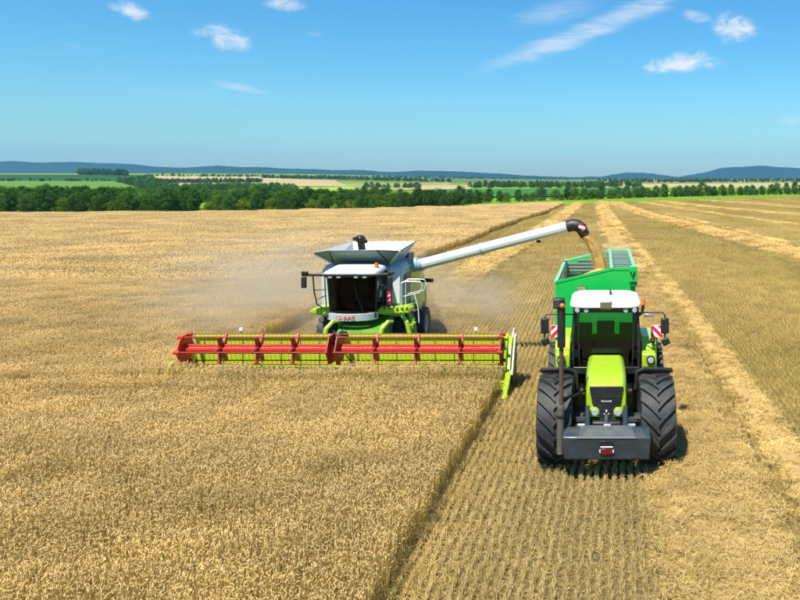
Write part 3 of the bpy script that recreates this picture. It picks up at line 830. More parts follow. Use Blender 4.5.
def wheel(parent, cx, cy, r, wd, lugs=19, lug_h=.055, rim=RIMM):
    # the tyre and the rim under a wheel hub
    hub = MB().lathe_x(cx, cy, r-.02, [(-wd*.30, .02), (-wd*.30, r*.16), (-wd*.36, r*.18), (wd*.36, r*.18), (wd*.30, r*.16), (wd*.30, .02)], 20)
    hb = part('wheel', hub, STEEL, parent, sm=True)
    part('tyre', tyre_mesh(cx, cy, r-.02, r, wd, lugs, lug_h), RUBBER, hb, sm=True, ang=28)
    h = wd/2
    part('rim', MB().lathe_x(cx, cy, r-.02, [(-h*.76, r*.57), (-h*.7, r*.52), (-h*.35, r*.42), (-h*.3, r*.12), (h*.3, r*.12), (h*.35, r*.42), (h*.7, r*.52), (h*.76, r*.57)], 32), rim, hb, sm=True)
    return hb
def rrect(x0, x1, y0, y1, r, n=5):
    out = []
    for cx, cy, a0 in ((x1-r, y0+r, -90), (x1-r, y1-r, 0), (x0+r, y1-r, 90), (x0+r, y0+r, 180)):
        for i in range(n+1):
            a = R(a0+90*i/n); out.append((cx+r*math.cos(a), cy+r*math.sin(a)))
    return out
def crowned(x0, x1, y0, y1, z0, zf, zb, r, crown=.1):
    """a rounded roof: stacked rounded outlines that shrink towards the top"""
    mb = MB(); rings = []
    for f, ins in ((0, .05), (.25, .0), (.55, .01), (.8, .06), (.95, .16), (1., .30)):
        ring = rrect(x0+ins, x1-ins, y0+ins, y1-ins, max(.05, r-ins*.6)); base = len(mb.v)
        for x, y in ring:
            zt = zf+(zb-zf)*(y-y0)/(y1-y0)
            mb.v.append((x, y, z0+(zt-z0)*f))
        rings.append(base); n = len(ring)
    for a, b in zip(rings, rings[1:]):
        for i in range(n): mb.f.append((a+i, a+(i+1) % n, b+(i+1) % n, b+i))
    mb.f.append(tuple(rings[0]+i for i in range(n))[::-1]); mb.f.append(tuple(rings[-1]+i for i in range(n)))
    return mb

# ------------------------------------------------------------------ combine harvester
CH = thing('combine_harvester', 'white and lime green combine harvester with a wide red reel cutting wheat', 'combine', (-8.9, 28.3, 0))
cx = -8.9
# chassis and body
part('chassis', MB().box(cx-.8, cx+.7, 27.4, 33.2, .95, 1.72), LIMED, CH, .04)
bd = MB()
secs = []
for y, xl, xr, z0, z1 in ((27.75, -1.5, 1.45, 1.75, 3.58), (28.05, -1.55, 1.48, 1.7, 3.66), (30.2, -1.55, 1.48, 1.55, 3.66), (31.4, -1.35, 1.22, 1.45, 3.45), (32.8, -1.15, 1.0, 1.3, 3.1), (33.9, -.95, .82, 1.35, 2.6), (34.1, -.9, .78, 1.5, 2.3)):
    secs.append(len(bd.v)); bd.v += [(cx+xl, y, z0), (cx+xr, y, z0), (cx+xr, y, z1-.12), (cx+xr-.14, y, z1), (cx+xl+.14, y, z1), (cx+xl, y, z1-.12)]
for a, b in zip(secs, secs[1:]):
    for q in range(6): bd.f.append((a+(q+1) % 6, a+q, b+q, b+(q+1) % 6))
bd.f += [tuple(secs[0]+q for q in range(6)), tuple(secs[-1]+q for q in range(6))[::-1]]
body = part('body', bd, PANEL, CH, .05, seg=3)
part('front_panel', MB().box(cx+.62, cx+1.40, 27.70, 27.747, 2.25, 3.52), WHITE, body, .015, label='white front panel beside the cab')
part('seam', MB().box(cx+1.02, cx+1.035, 27.688, 27.70, 2.25, 3.5), GREY, body)
# lime side cladding, both flanks
for s in (-1, 1):
    xo = cx+(1.48 if s > 0 else -1.55)
    a, b = sorted((xo+s*.003, xo+s*.06))
    w_ = (1.48, 1.22, 1.0) if s > 0 else (1.55, 1.35, 1.15)
    cp = [(28.9, 1.9, 0), (28.65, 2.5, 0), (28.75, 3.1, 0), (29.1, 3.5, 0), (30.2, 3.5, 0), (31.4, 3.3, 1), (32.8, 2.96, 2), (32.8, 1.5, 2), (31.4, 1.5, 1), (30.2, 1.65, 0)]
    cm = MB(); n_ = len(cp)
    for th in (.004, .05): cm.v += [(cx+s*(w_[q]+th), y, z) for y, z, q in cp]
    for base in (0, n_):
        cm.f += [tuple(base+q for q in (0, 1, 2, 3, 4, 9)), tuple(base+q for q in (9, 4, 5, 8)), tuple(base+q for q in (8, 5, 6, 7))]
    cm.f += [(q, (q+1) % n_, n_+(q+1) % n_, n_+q) for q in range(n_)]
    part('side_cladding', cm, LIME, body)
    part('side_door', MB().prism_x([(28.0, 1.9), (28.0, 3.3), (28.7, 3.3), (28.6, 2.4), (28.8, 1.9)], a, b-s*0 if s > 0 else b), TANKM if s > 0 else PANEL, body, .02)
part('side_badge', MB().box(cx+1.542, cx+1.556, 28.12, 28.6, 3.06, 3.22), RED, body)
part('rear_hood', MB().prism_x([(34.12, 1.2), (34.12, 2.3), (34.8, 1.8), (34.9, 1.1)], cx-.85, cx+.72), LIME, body, .05)
part('straw_chopper', MB().box(cx-.8, cx+.7, 33.9, 34.8, .75, 1.25), BLACK, body, .04)
part('side_plate', MB().box(cx+1.15, cx+1.85, 31.1, 31.25, 2.55, 2.70), BLACK, CH, .02)
part('engine_deck', MB().box(cx-1.15, cx+1.0, 30.4, 31.4, 3.4, 3.8), GREY, body, .06)
# grain tank with its unfolded hopper walls
tank = part('grain_tank', MB().hexa([(cx-1.12, 27.95, 3.6), (cx+.98, 27.95, 3.6), (cx+.98, 29.85, 3.6), (cx-1.12, 29.85, 3.6), (cx-1.12, 27.9, 3.72), (cx+.98, 27.9, 3.72), (cx+.98, 29.9, 3.72), (cx-1.12, 29.9, 3.72)]), TANKM, CH, .02)
b0 = [(cx-1.12, 27.88, 3.70), (cx+.98, 27.88, 3.70), (cx+.98, 29.9, 3.70), (cx-1.12, 29.9, 3.70)]
fl, fr = (cx-.98, 27.10, 4.26), (cx+.72, 27.10, 4.28)           # front flap top corners
cl, cr_ = (cx-1.68, 27.40, 4.14), (cx+1.48, 27.40, 4.22)        # front hopper corners
rl, rr_ = (cx-1.20, 30.25, 4.30), (cx+1.30, 30.45, 4.30)
part('front_flap', MB().sheet([b0[0], b0[1], fr, fl], .03), TANKM, tank)
part('corner_flap', MB().sheet([b0[0], fl, cl], .025), TANKM, tank)
part('corner_flap', MB().sheet([b0[1], cr_, fr], .025), TANKM, tank)
part('side_flap', MB().sheet([b0[3], b0[0], cl, rl], .03), PANEL, tank)
part('side_flap', MB().sheet([b0[1], b0[2], rr_, cr_], .03), PANEL, tank)
part('rear_flap', MB().sheet([b0[2], b0[3], rl, rr_], .03), WHITE, tank)
rim = MB()
for a, b in ((cl, fl), (fl, fr), (fr, cr_), (cr_, rr_), (rr_, rl), (rl, cl)): rim.tube(a, b, .022, n=6)
part('hopper_rim', rim, GREY, tank)
wr = MB()
for a, b in ((b0[0], cl), (b0[1], cr_)): wr.tube((a[0], a[1]-.02, a[2]), (b[0], b[1]-.02, b[2]), .035, n=6)
part('hopper_edge', wr, WHITE, tank)
seams = MB()
for a, b in ((b0[0], fl), (b0[1], fr)): seams.tube((a[0], a[1]-.015, a[2]), (b[0], b[1]-.015, b[2]), .02, n=6)
part('flap_hinge', seams, BLACK, tank)
fa = MB().tube((cx-.45, 29.3, 3.6), (cx-.5, 29.1, 4.5), .14, n=14); fa.ball((cx-.5, 29.05, 4.52), .2, 14, 8, .8)
for k in range(7):
    a = k*.9; fa.obox((cx-.5+.2*math.cos(a), 29.05+.2*math.sin(a), 4.5+.03*k-.08), (.16, .02, .12), (0, .3, a))
part('filling_auger', fa, BLACK, tank, sm=True)
# grain lying in the tank
part('tank_grain', MB().hexa([(cx-1.0, 28.0, 3.73), (cx+.9, 28.0, 3.73), (cx+.9, 29.8, 3.73), (cx-1.0, 29.8, 3.73), (cx-.4, 28.6, 3.95), (cx+.3, 28.6, 3.95), (cx+.3, 29.3, 3.95), (cx-.4, 29.3, 3.95)]), paint('grain_paint', (.45, .29, .11), .9, dust=.3, bump=.8, scale=12), tank)
# cab
CX = cx+.03
cab = part('cab', MB().box(CX-.86, CX+.86, 26.45, 27.72, 1.96, 2.16), BLACK, CH, .03)
def arc(x0, x1, yb, yf, n=8):       # bowed front outline
    return [(x0+(x1-x0)*i/n, yb-(yb-yf)*(1-(2*i/n-1)**2)**.6) for i in range(n+1)]
low, top = arc(CX-.80, CX+.80, 26.62, 26.32), arc(CX-.86, CX+.86, 26.50, 26.12)
g = MB(); g.v = [(x, y, 2.14) for x, y in low]+[(x, y, 3.46) for x, y in top]; nn = len(low)
g.f = [(i, i+1, nn+i+1, nn+i) for i in range(nn-1)]
part('windscreen', g, GLASS, cab, sm=True)
for s in (-1, 1):
    part('side_window', MB().sheet([(CX+s*.81, 26.66, 2.16), (CX+s*.84, 27.66, 2.16), (CX+s*.88, 27.66, 3.46), (CX+s*.87, 26.54, 3.46)][::s], .008), GLASS, cab)
    part('pillar', MB().path([(CX+s*.80, 26.62, 2.12), (CX+s*.865, 26.50, 3.48)], .035, 6), BLACK, cab)
    part('pillar', MB().path([(CX+s*.84, 27.68, 2.12), (CX+s*.88, 27.68, 3.48)], .05, 6), BLACK, cab)
    part('curtain', MB().box(CX+s*.78-.03, CX+s*.78+.03, 26.75, 27.1, 2.2, 3.4), PANEL, cab)
part('rear_wall', MB().box(CX-.84, CX+.84, 27.64, 27.69, 2.14, 3.46), BLACK, cab)
st = MB().box(CX-.28, CX+.28, 27.0, 27.5, 2.45, 2.6); st.box(CX-.27, CX+.27, 27.42, 27.56, 2.6, 3.2); st.box(CX-.14, CX+.14, 27.44, 27.54, 3.2, 3.36)
part('seat', st, SEATM, cab, .04)
sw_ = MB().path([(CX, 26.72, 2.16), (CX, 26.85, 2.75)], .04, 8)
sw_.path([(CX+.2*math.cos(i*math.pi/8), 26.86+.12*math.sin(i*math.pi/8), 2.78+.14*math.sin(i*math.pi/8)) for i in range(17)], .018, 6)
part('steering_wheel', sw_, BLACK, cab)
part('monitor', MB().obox((CX+.5, 26.75, 2.85), (.24, .05, .2), (.2, 0, .4)), BLACK, cab, .01)
roof = part('cab_roof', crowned(CX-.94, CX+.94, 26.0, 27.75, 3.48, 3.62, 3.78, .32), WHITE, cab, sm=True)
part('beacon', MB().lathe_x(0, 0, 0, [(0, .001)], 3) if False else MB().tube((CX+.76, 26.85, 3.66), (CX+.76, 26.85, 3.86), .075, .06, 12), ORANGE, roof)
part('lamp_bar', MB().box(CX-.80, CX+.80, 26.04, 26.14, 3.44, 3.50), BLACK, roof, .02)
for k in (-.6, -.3, .3, .6): part('work_lamp', MB().obox((CX+k, 26.02, 3.46), (.14, .06, .08)), LENS, roof, .015)
fascia = arc(CX-.88, CX+.88, 26.60, 26.20, 10)
f2 = MB(); nn = len(fascia)
f2.v = [(x, y-.05, 1.90) for x, y in fascia]+[(x, y-.07, 2.13) for x, y in fascia]+[(x, y+.12, 1.90) for x, y in fascia]+[(x, y+.10, 2.13) for x, y in fascia]
for i in range(nn-1): f2.f += [(i, i+1, nn+i+1, nn+i), (nn+i, nn+i+1, 3*nn+i+1, 3*nn+i), (2*nn+i+1, 2*nn+i, 3*nn+i, 3*nn+i+1), (i+1, i, 2*nn+i, 2*nn+i+1)]
f2.f += [(0, nn, 3*nn, 2*nn), (nn-1, 3*nn-1, 4*nn-1, 2*nn-1)]
fas = part('fascia', f2, PANEL, cab, sm=True, label='pale grey curved bumper strip with red lettering')
lettering('lettering', 'CLAAS', .165, (CX-.12, 26.125, 2.015), (R(88), 0, R(1)), RED, fas, (1.35, 1, 1))
# mirror beam, mirrors
beam = part('mirror_beam', MB().path([(CX-1.62, 26.15, 3.52), (CX-.9, 26.02, 3.53), (CX+.9, 26.02, 3.53), (CX+1.52, 26.15, 3.55)], .05, 8), BLACK, cab)
for x in (CX-1.55, CX+1.45):
    m_ = part('mirror', MB().box(x-.09, x+.09, 26.08, 26.18, 3.06, 3.46), BLACK, beam, .03)
    part('mirror_glass', MB().box(x-.07, x+.07, 26.182, 26.19, 3.1, 3.42), MIRROR, m_)
    part('beam_lamp', MB().obox((x+.05, 26.08, 3.60), (.22, .1, .1)), BLACK, beam, .02)
part('round_mirror', MB().ball((CX+1.12, 26.35, 3.05), .11, 12, 8), BLACK, cab, sm=True)
part('mirror_arm', MB().path([(CX+.88, 26.3, 3.46), (CX+1.05, 26.35, 3.28), (CX+1.12, 26.37, 3.05)], .02, 6), BLACK, cab)
rail = MB()
rail.path([(CX-1.32, 26.35, 3.46), (CX-1.30, 26.4, 2.9), (CX-1.22, 26.45, 2.45), (CX-1.0, 26.5, 2.28), (CX-.86, 26.5, 2.24)], .025, 6)
rail.tube((CX-1.28, 26.4, 2.95), (CX-.9, 26.5, 2.95), .018, n=6); rail.tube((CX-1.25, 26.4, 2.6), (CX-.9, 26.5, 2.75), .018, n=6)
rail.path([(CX-1.0, 26.6, 3.4), (CX-.98, 26.6, 2.9), (CX-.94, 26.6, 2.3)], .02, 6)
part('handrail', rail, BLACK, cab)
part('wiper', MB().path([(CX+.5, 26.2, 2.2), (CX+.25, 26.16, 2.9), (CX+.2, 26.1, 3.3)], .012, 5), BLACK, cab)
# reflective board beside the cab
wb = part('warning_board', MB().box(CX+1.08, CX+1.30, 26.9, 26.93, 2.3, 2.98), BLACK, CH, .01)
part('board_face', MB().box(CX+1.12, CX+1.26, 26.885, 26.898, 2.34, 2.82), PINKRED, wb)
for z in (2.45, 2.62): part('board_stripe', MB().sheet([(CX+1.13, 26.88, z), (CX+1.25, 26.88, z+.06), (CX+1.25, 26.88, z+.11), (CX+1.13, 26.88, z+.05)], .003), BWHITE, wb)
part('board_arm', MB().path([(CX+1.19, 26.95, 2.35), (CX+1.1, 27.3, 2.25), (CX+1.0, 27.7, 2.3)], .025, 6), BLACK, wb)
# platform, fenders, ladder
pl = MB().prism_z([(CX+.80, 26.75), (CX+1.2, 26.9), (CX+1.9, 27.0), (CX+1.9, 27.7), (CX+.80, 27.7)], 2.02, 2.2)
for k in range(6): pl.obox((CX+.95+k*.17, 26.85+.03*k, 2.24), (.1, .12, .1), (0, .2*(k % 3-1), .2))
part('platform', pl, LIME, CH, .03)
part('front_fender', MB().prism_y([(CX-1.62, 2.1), (CX-1.5, 2.22), (CX-.86, 2.32), (CX-.80, 2.0), (CX-1.2, 2.0)], 26.7, 27.7), LIME, CH, .03)
part('front_fender', MB().prism_x([(27.0, 2.05), (27.6, 2.18), (28.9, 2.18), (29.6, 1.8), (29.5, 1.72), (28.8, 2.08), (27.6, 2.08), (27.0, 1.95)], cx+.95, cx+1.75), LIME, CH, .02)
lad = MB()
for dx in (0, .5):
    lad.path([(cx+1.62+dx*.2, 26.9+dx, 2.1), (cx+1.9+dx*.15, 26.75+dx, 1.75), (cx+2.1+dx*.1, 26.7+dx, 1.0), (cx+2.15+dx*.1, 26.75+dx, .5)], [.07, .08, .07, .05], 8)
for z in (.6, .95, 1.3, 1.65): lad.obox((cx+2.05, 26.98, z), (.14, .5, .04))
part('ladder', lad, LIME, CH)
wl = MB()
for y0 in (27.05, 27.65):
    wl.path([(cx+1.62, y0, 2.15), (cx+1.62, y0, 3.1), (cx+1.75, y0+.05, 3.16), (cx+2.3, y0+.05, 3.14), (cx+2.38, y0+.05, 3.0), (cx+2.28, y0+.05, 2.75), (cx+1.7, y0, 2.62)], .016, 7)
wl.path([(cx+2.1, 27.05, 2.7), (cx+2.25, 27.0, 2.2), (cx+2.3, 26.9, 1.7)], .016, 6)
part('ladder_handrail', wl, WHITE, CH)
# unloading pipe and spout
elbow = MB().path([(cx+1.05, 29.3, 2.9), (cx+1.1, 29.3, 3.25), (cx+1.35, 29.25, 3.45), (cx+1.75, 29.2, 3.55)], [.30, .31, .29, .26], 18)
part('pipe_elbow', elbow, TUBEG, CH, sm=True)
A, B = Vector((cx+1.62, 29.22, 3.47)), Vector((-1.32, 28.35, 5.06))
up_ = part('unloading_pipe', MB().tube(A, B, .215, .20, 28), WHITE, CH, sm=True)
dB = (B-A).normalized()
part('pipe_joint', MB().tube(A+dB*2.7, A+dB*2.78, .232, n=28), PANEL, up_, sm=True)
part('pipe_joint', MB().tube(A+dB*.1, A+dB*.3, .245, n=28), TUBEG, up_, sm=True)
part('pipe_lamp', MB().obox(A+dB*5.05+Vector((0, 0, -.28)), (.16, .1, .1)), BLACK, up_, .02)
part('pipe_seam', MB().tube(A+dB*.3+Vector((0, -.20, -.09)), B+Vector((0, -.185, -.085)), .012, n=5), PANEL, up_)
sp = part('spout', MB().path([B-dB*.03, B+dB*.2, B+dB*.36+Vector((.02, 0, -.06)), B+dB*.5+Vector((.02, 0, -.2)), B+dB*.6+Vector((.02, 0, -.40)), B+dB*.66+Vector((.03, 0, -.50))], [.225, .235, .235, .225, .20, .19], 22), BLACK, up_, sm=True)
q = B+dB*.50+Vector((0, -.215, -.18))
part('spout_board', MB().obox(q+Vector((.05, -.015, .04)), (.17, .02, .30), (0, R(-38), 0)), PINKRED, sp)
part('board_stripe', MB().obox(q+Vector((.05, -.028, .04)), (.10, .012, .24), (0, R(-75), 0)), BWHITE, sp)
# wheels
for s in (-1, 1): wheel(CH, cx+s*1.28, 28.35, .95, .75, 17)
for s in (-1, 1): wheel(CH, cx+s*1.12, 32.2, .68, .5, 15, .04)
part('front_axle', MB().tube((cx-1.1, 28.35, .93), (cx+1.1, 28.35, .93), .14, n=12), BLACK, CH)
part('rear_axle', MB().tube((cx-1.0, 32.2, .66), (cx+1.0, 32.2, .66), .10, n=12), BLACK, CH)
part('feeder_house', MB().prism_x([(25.42, .35), (25.42, 1.25), (27.6, 2.0), (27.9, 1.9), (27.9, 1.1)], -9.32, -7.72), LIMED, CH, .03)
for x in (-9.36, -7.68): part('lift_ram', MB().tube((x, 25.6, .45), (x, 27.6, 1.0), .05, n=8), STEEL, CH)
# header
HX0, HX1 = -13.78, -3.18
hd = part('header', MB().prism_x([(25.36, .18), (25.36, 1.42), (25.30, 1.52), (25.44, 1.52), (25.48, 1.4), (25.48, .18)], HX0, HX1), paint('header_lime', (.42, .54, .015), .45, dust=.16, scale=5), CH, .015, label='lime green cutting header with red reel')
part('table', MB().prism_x([(23.98, .12), (24.0, .16), (24.9, .22), (25.355, .5), (25.355, .15), (24.9, .10)], HX0, HX1), paint('table_lime', (.50, .62, .03), .4, dust=.3), hd)
part('knife_bar', MB().box(HX0, HX1, 23.88, 23.975, .10, .15), STEEL, hd)
ia = MB().tube((HX0+.1, 25.0, .45), (HX1-.1, 25.0, .45), .16, n=16)
for sgn, x0, x1 in ((1, HX0+.1, -9.3), (-1, HX1-.1, -7.7)):
    n = 90; base = len(ia.v)
    for i in range(n+1):
        t = i/n; a = sgn*t*2*math.pi*8; x = x0+(x1-x0)*t
        for r_ in (.15, .25): ia.v.append((x, 25.0+r_*math.cos(a), .45+r_*math.sin(a)))
    ia.f += [(base+2*i, base+2*i+1, base+2*i+3, base+2*i+2) for i in range(n)]
part('intake_auger', ia, LIMED, hd)
part('top_beam', MB().tube((HX0, 25.42, 1.56), (HX1, 25.42, 1.56), .06, n=10), LIME, hd)
for x in [HX0+.65*k+.3 for k in range(17)]: part('back_rib', MB().box(x-.012, x+.012, 25.335, 25.357, .5, 1.40), LIMED, hd)
# reel
RY, RZ, RR = 24.45, 1.33, .50
BANG = [R(60+60*k) for k in range(6)]
def reel_part(x0, x1, spiders):
    rl_ = part('reel', MB().tube((x0, RY, RZ), (x1, RY, RZ), .155, n=20), RED, hd, sm=True, label='bright red reel tube with tine bars')
    for a in BANG:
        y, z = RY+RR*math.cos(a), RZ+RR*math.sin(a)
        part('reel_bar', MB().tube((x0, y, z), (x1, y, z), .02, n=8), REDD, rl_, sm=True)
    tn = MB()
    for a in BANG:
        y, z = RY+RR*math.cos(a), RZ+RR*math.sin(a)
        for i in range(int((x1-x0)/.14)):
            x = x0+.07+i*.14; tn.path([(x, y, z), (x+.01, y-.02, z-.12), (x+.015, y+.03, z-.24)], [.006, .006, .004], 4, False)
    t_ = part('tines', tn, REDD, rl_); t_['kind'] = 'stuff'
    for x in spiders:
        m_ = MB()
        for a in BANG:
            y, z = math.cos(a), math.sin(a)
            m_.hexa([(x-.05, RY+y*.12-z*.10, RZ+z*.12+y*.10), (x+.05, RY+y*.12-z*.10, RZ+z*.12+y*.10), (x+.05, RY+y*.12+z*.10, RZ+z*.12-y*.10), (x-.05, RY+y*.12+z*.10, RZ+z*.12-y*.10),
                     (x-.04, RY+y*RR-z*.045, RZ+z*RR+y*.045), (x+.04, RY+y*RR-z*.045, RZ+z*RR+y*.045), (x+.04, RY+y*RR+z*.045, RZ+z*RR-y*.045), (x-.04, RY+y*RR+z*.045, RZ+z*RR-y*.045)])
        m_.tube((x-.06, RY, RZ), (x+.06, RY, RZ), .19, n=16)
        part('spider', m_, REDD, rl_)
    return rl_
r1 = reel_part(-13.62, -8.80, (-12.4, -11.2, -10.03))
r2 = reel_part(-8.62, -3.30, (-7.4, -6.06, -4.63))
for x, rp in ((-13.62, r1), (-8.84, r1), (-8.58, r2), (-3.30, r2)):
    m_ = MB().prism_x([(RY+(RR+.03)*math.cos(a), RZ+(RR+.03)*math.sin(a)) for a in BANG], x-.02, x+.02)
    if x in (-13.62, -3.30):
        for a in BANG: m_.tube((x-.09, RY+RR*math.cos(a), RZ+RR*math.sin(a)), (x+.09, RY+RR*math.cos(a), RZ+RR*math.sin(a)), .06, n=10)
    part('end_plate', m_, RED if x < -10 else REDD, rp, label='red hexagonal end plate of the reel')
part('reel_drive', MB().path([(-8.71, 25.35, 1.62), (-8.71, 25.0, 1.72), (-8.71, 24.5, 1.45)], [.10, .09, .13], 10), BLACK, hd, .0)
for x in (-13.74, -8.71, -3.2):
    part('reel_arm', MB().path([(x, 25.42, 1.5), (x, 25.0, 1.62), (x, RY, RZ)], [.055, .05, .06], 8), LIME if x != -8.71 else BLACK, hd)
part('hose_bundle', MB().path([(-9.0, 25.4, 1.5), (-9.05, 25.2, 1.75), (-8.85, 24.9, 1.75), (-8.75, 24.6, 1.5)], .03, 6), BLACK, hd)
for x, (y_, s) in ((-12.25, (25.4, 1)), (-4.3, (25.4, 1))):
    pm = part('marker_post', MB().path([(x, y_, 1.55), (x, y_, 1.72)], .018, 6), BLACK, hd)
    part('marker_lamp', MB().obox((x, y_, 1.77), (.12, .08, .12)), BWHITE, pm, .02)
# hydraulic tops at feeder sides
for x in (-9.5, -7.6): part('coupler', MB().path([(x, 25.5, 1.3), (x+.05, 25.6, 1.75), (x+.2, 25.8, 1.95), (x+.28, 26.1, 1.9)], [.06, .08, .07, .05], 8), LIME, hd)
# dividers
rd = part('divider', MB().prism_x([(25.4, .2), (25.4, 1.45), (25.1, 1.62), (24.8, 1.45), (24.45, 1.0), (24.25, .62), (23.9, .38), (23.3, .06), (23.3, .02), (24.2, .08)], HX1+.02, HX1+.17), LIME, hd, .03, label='lime green right end divider with pointed nose')
part('nose', MB().path([(-3.06, 24.35, .62), (-3.04, 23.8, .36), (-3.03, 23.3, .05)], [.10, .075, .02], 8), LIME, rd, sm=True)
sh = [(25.35, 1.35), (25.2, 1.48), (25.0, 1.42), (24.7, 1.05), (24.4, .70), (24.18, .52), (24.1, .58), (24.3, .9), (24.6, 1.3), (24.95, 1.62), (25.25, 1.66), (25.42, 1.5)]
part('shield', MB().prism_x(sh, -2.96, -2.90), WHITE, rd, .02, label='white curved outer shield of the divider')
part('belt_cover', MB().prism_x([(25.4, .25), (25.4, 1.3), (25.0, 1.3), (24.5, .7), (24.2, .4), (24.4, .2)], -2.995, -2.92), BLACK, rd, .02)
dt = MB()
for i in range(7): dt.tube((-3.04, 25.3-i*.13, 1.5-i*.14+.05*math.sin(i*2)), (-2.9, 25.25-i*.13, 1.56-i*.14), .035, n=7)
part('hose', dt, LIME, rd)
part('post', MB().path([(-3.03, 25.3, 1.5), (-3.0, 25.25, 1.85)], [.05, .03], 7), BWHITE, rd)
ld = part('divider', MB().prism_x([(25.4, .2), (25.4, 1.2), (25.0, 1.1), (24.4, .7), (23.9, .55), (23.5, .4), (23.35, .2), (24.2, .1)], HX0-.16, HX0-.02), LIME, hd, .03, label='lime green left end divider nose above the wheat')
part('nose', MB().path([(HX0-.02, 24.2, .70), (HX0+.04, 23.95, 1.02), (HX0+.08, 23.72, .98), (HX0+.10, 23.45, .72)], [.05, .055, .05, .02], 8), LIME, ld, sm=True)

# ------------------------------------------------------------------ tractor
TX = .08
TR = thing('tractor', 'lime green tractor with white cab roof and grey front weight', 'tractor', (TX, 18.35, 0))
TYX = 1.22
for y in (18.35, 22.0):
    for s in (-1, 1): wheel(TR, TX+s*TYX, y, 1.06, .84, 18, .07, LIME if y > 20 else RIMM)
for y in (18.35, 22.0): part('axle', MB().tube((TX-1.0, y, 1.04), (TX+1.0, y, 1.04), .15, n=12), BLACK, TR)
part('chassis', MB().box(TX-.34, TX+.34, 17.45, 23.0, .75, 1.25), BLACK, TR, .04)
# bonnet
hood = MB()
sec = [(17.62, .46, 1.30, 2.06), (17.9, .49, 1.32, 2.13), (19.0, .51, 1.34, 2.15), (20.35, .50, 1.36, 2.12)]
rings = []
for y, hw_, z0, z1 in sec:
    ring = [(-hw_, z0), (hw_, z0), (hw_*1.0, z1-.22), (hw_*.93, z1-.07), (hw_*.78, z1), (-hw_*.78, z1), (-hw_*.93, z1-.07), (-hw_*1.0, z1-.22)]
    base = len(hood.v); hood.v += [(TX+a, y, b) for a, b in ring]; rings.append(base)
for a, b in zip(rings, rings[1:]):
    for i in range(8): hood.f.append((a+(i+1) % 8, a+i, b+i, b+(i+1) % 8))
hood.f.append(tuple(rings[0]+i for i in range(8))); hood.f.append(tuple(rings[-1]+i for i in range(8))[::-1])
bon = part('bonnet', hood, LIME, TR, .03, sm=True, ang=40, seg=3)
part('bonnet_side', MB().box(TX-.515, TX+.515, 18.3, 20.2, 1.36, 1.75), BLACK, bon, .02)
gr = [(-.40, 2.04), (.40, 2.04), (.33, 1.62), (.13, 1.34), (-.13, 1.34), (-.33, 1.62)]
gp = part('grille', MB().prism_y([(TX+a, b) for a, b in gr][::-1], 17.575, 17.615), BLACK, bon, .012, label='black shield shaped radiator grille')
part('grille_bar', MB().box(TX-.32, TX+.32, 17.565, 17.574, 1.80, 1.812), GREY, gp)
for i in range(5): part('grille_slat', MB().box(TX-.20, TX+.20, 17.566, 17.574, 1.48+i*.03, 1.488+i*.03), GREY, gp)
lettering('lettering', 'CLAAS', .055, (TX, 17.568, 1.70), (R(90), 0, 0), BWHITE, gp, (1.5, 1, 1))
em = MB()
em.prism_y([(TX+.018*math.sin(a), 1.475+.036*math.cos(a)) for a in [k*math.pi/5 for k in range(10)]], 17.56, 17.572)
for q in (-1, 1): em.prism_y([(TX+q*.05+.014*math.sin(a), 1.405+.014*math.cos(a)) for a in [k*math.pi/4 for k in range(8)]], 17.56, 17.572)
part('emblem', em, BWHITE, gp)
for s in (-1, 1):
    lp = part('headlight', MB().path([(TX+s*.27, 17.54, 1.45), (TX+s*.27, 17.66, 1.46)], [.105, .12], 20), LIME, bon, sm=True)
    part('lens', MB().path([(TX+s*.27, 17.515, 1.45), (TX+s*.27, 17.545, 1.45)], [.075, .09], 18), LENS, lp, sm=True)
part('lower_grille', MB().box(TX-.40, TX+.40, 17.60, 17.70, 1.0, 1.30), BLACK, bon, .02)
# front linkage and weight
fl_ = MB()
for s in (-1, 1):
    fl_.path([(TX+s*.44, 17.5, 1.62), (TX+s*.44, 17.35, 1.2), (TX+s*.44, 17.3, .8)], [.055, .07, .06], 8)
    fl_.obox((TX+s*.60, 17.4, 1.15), (.22, .25, .08)); fl_.obox((TX+s*.60, 17.45, 1.32), (.20, .2, .06))
    fl_.path([(TX+s*.44, 17.3, .85), (TX+s*.40, 17.9, .8)], .06, 8)
fl_.path([(TX, 17.6, 1.35), (TX, 17.32, 1.2), (TX, 17.3, 1.0)], [.05, .06, .05], 8)
lk = part('front_linkage', fl_, GREY, TR)
for s in (-1, 1): part('link_pin', MB().tube((TX+s*.50, 17.3, 1.22), (TX+s*.66, 17.3, 1.22), .05, n=10), STEEL, lk)
part('top_link', MB().tube((TX-.06, 17.28, 1.22), (TX+.10, 17.28, 1.22), .05, n=10), STEEL, lk)
W0, W1 = -.92, 1.09
fw = part('front_weight', MB().hexa([(W0+.05, 16.95, .56), (W1-.05, 16.95, .56), (W1, 17.35, .56), (W0, 17.35, .56), (W0, 16.92, 1.08), (W1, 16.92, 1.08), (W1, 17.32, 1.20), (W0, 17.32, 1.20)]), GREY, TR, .035, seg=3, label='slate grey front weight block')
part('weight_ridge', MB().hexa([(W0+.32, 16.90, 1.055), (W1-.32, 16.90, 1.055), (W1-.30, 17.28, 1.10), (W0+.30, 17.28, 1.10), (W0+.36, 16.93, 1.10), (W1-.36, 16.93, 1.10), (W1-.45, 17.28, 1.24), (W0+.45, 17.28, 1.24)]), paint('weight_top', (.055, .07, .08), .45, dust=.14), fw, .01)
part('weight_plate', MB().box(TX-.15, TX+.15, 16.905, 16.92, .86, 1.0), BLACK, fw, .005)
part('plate_strip', MB().box(TX-.14, TX+.14, 16.898, 16.904, .855, .885), BWHITE, fw)
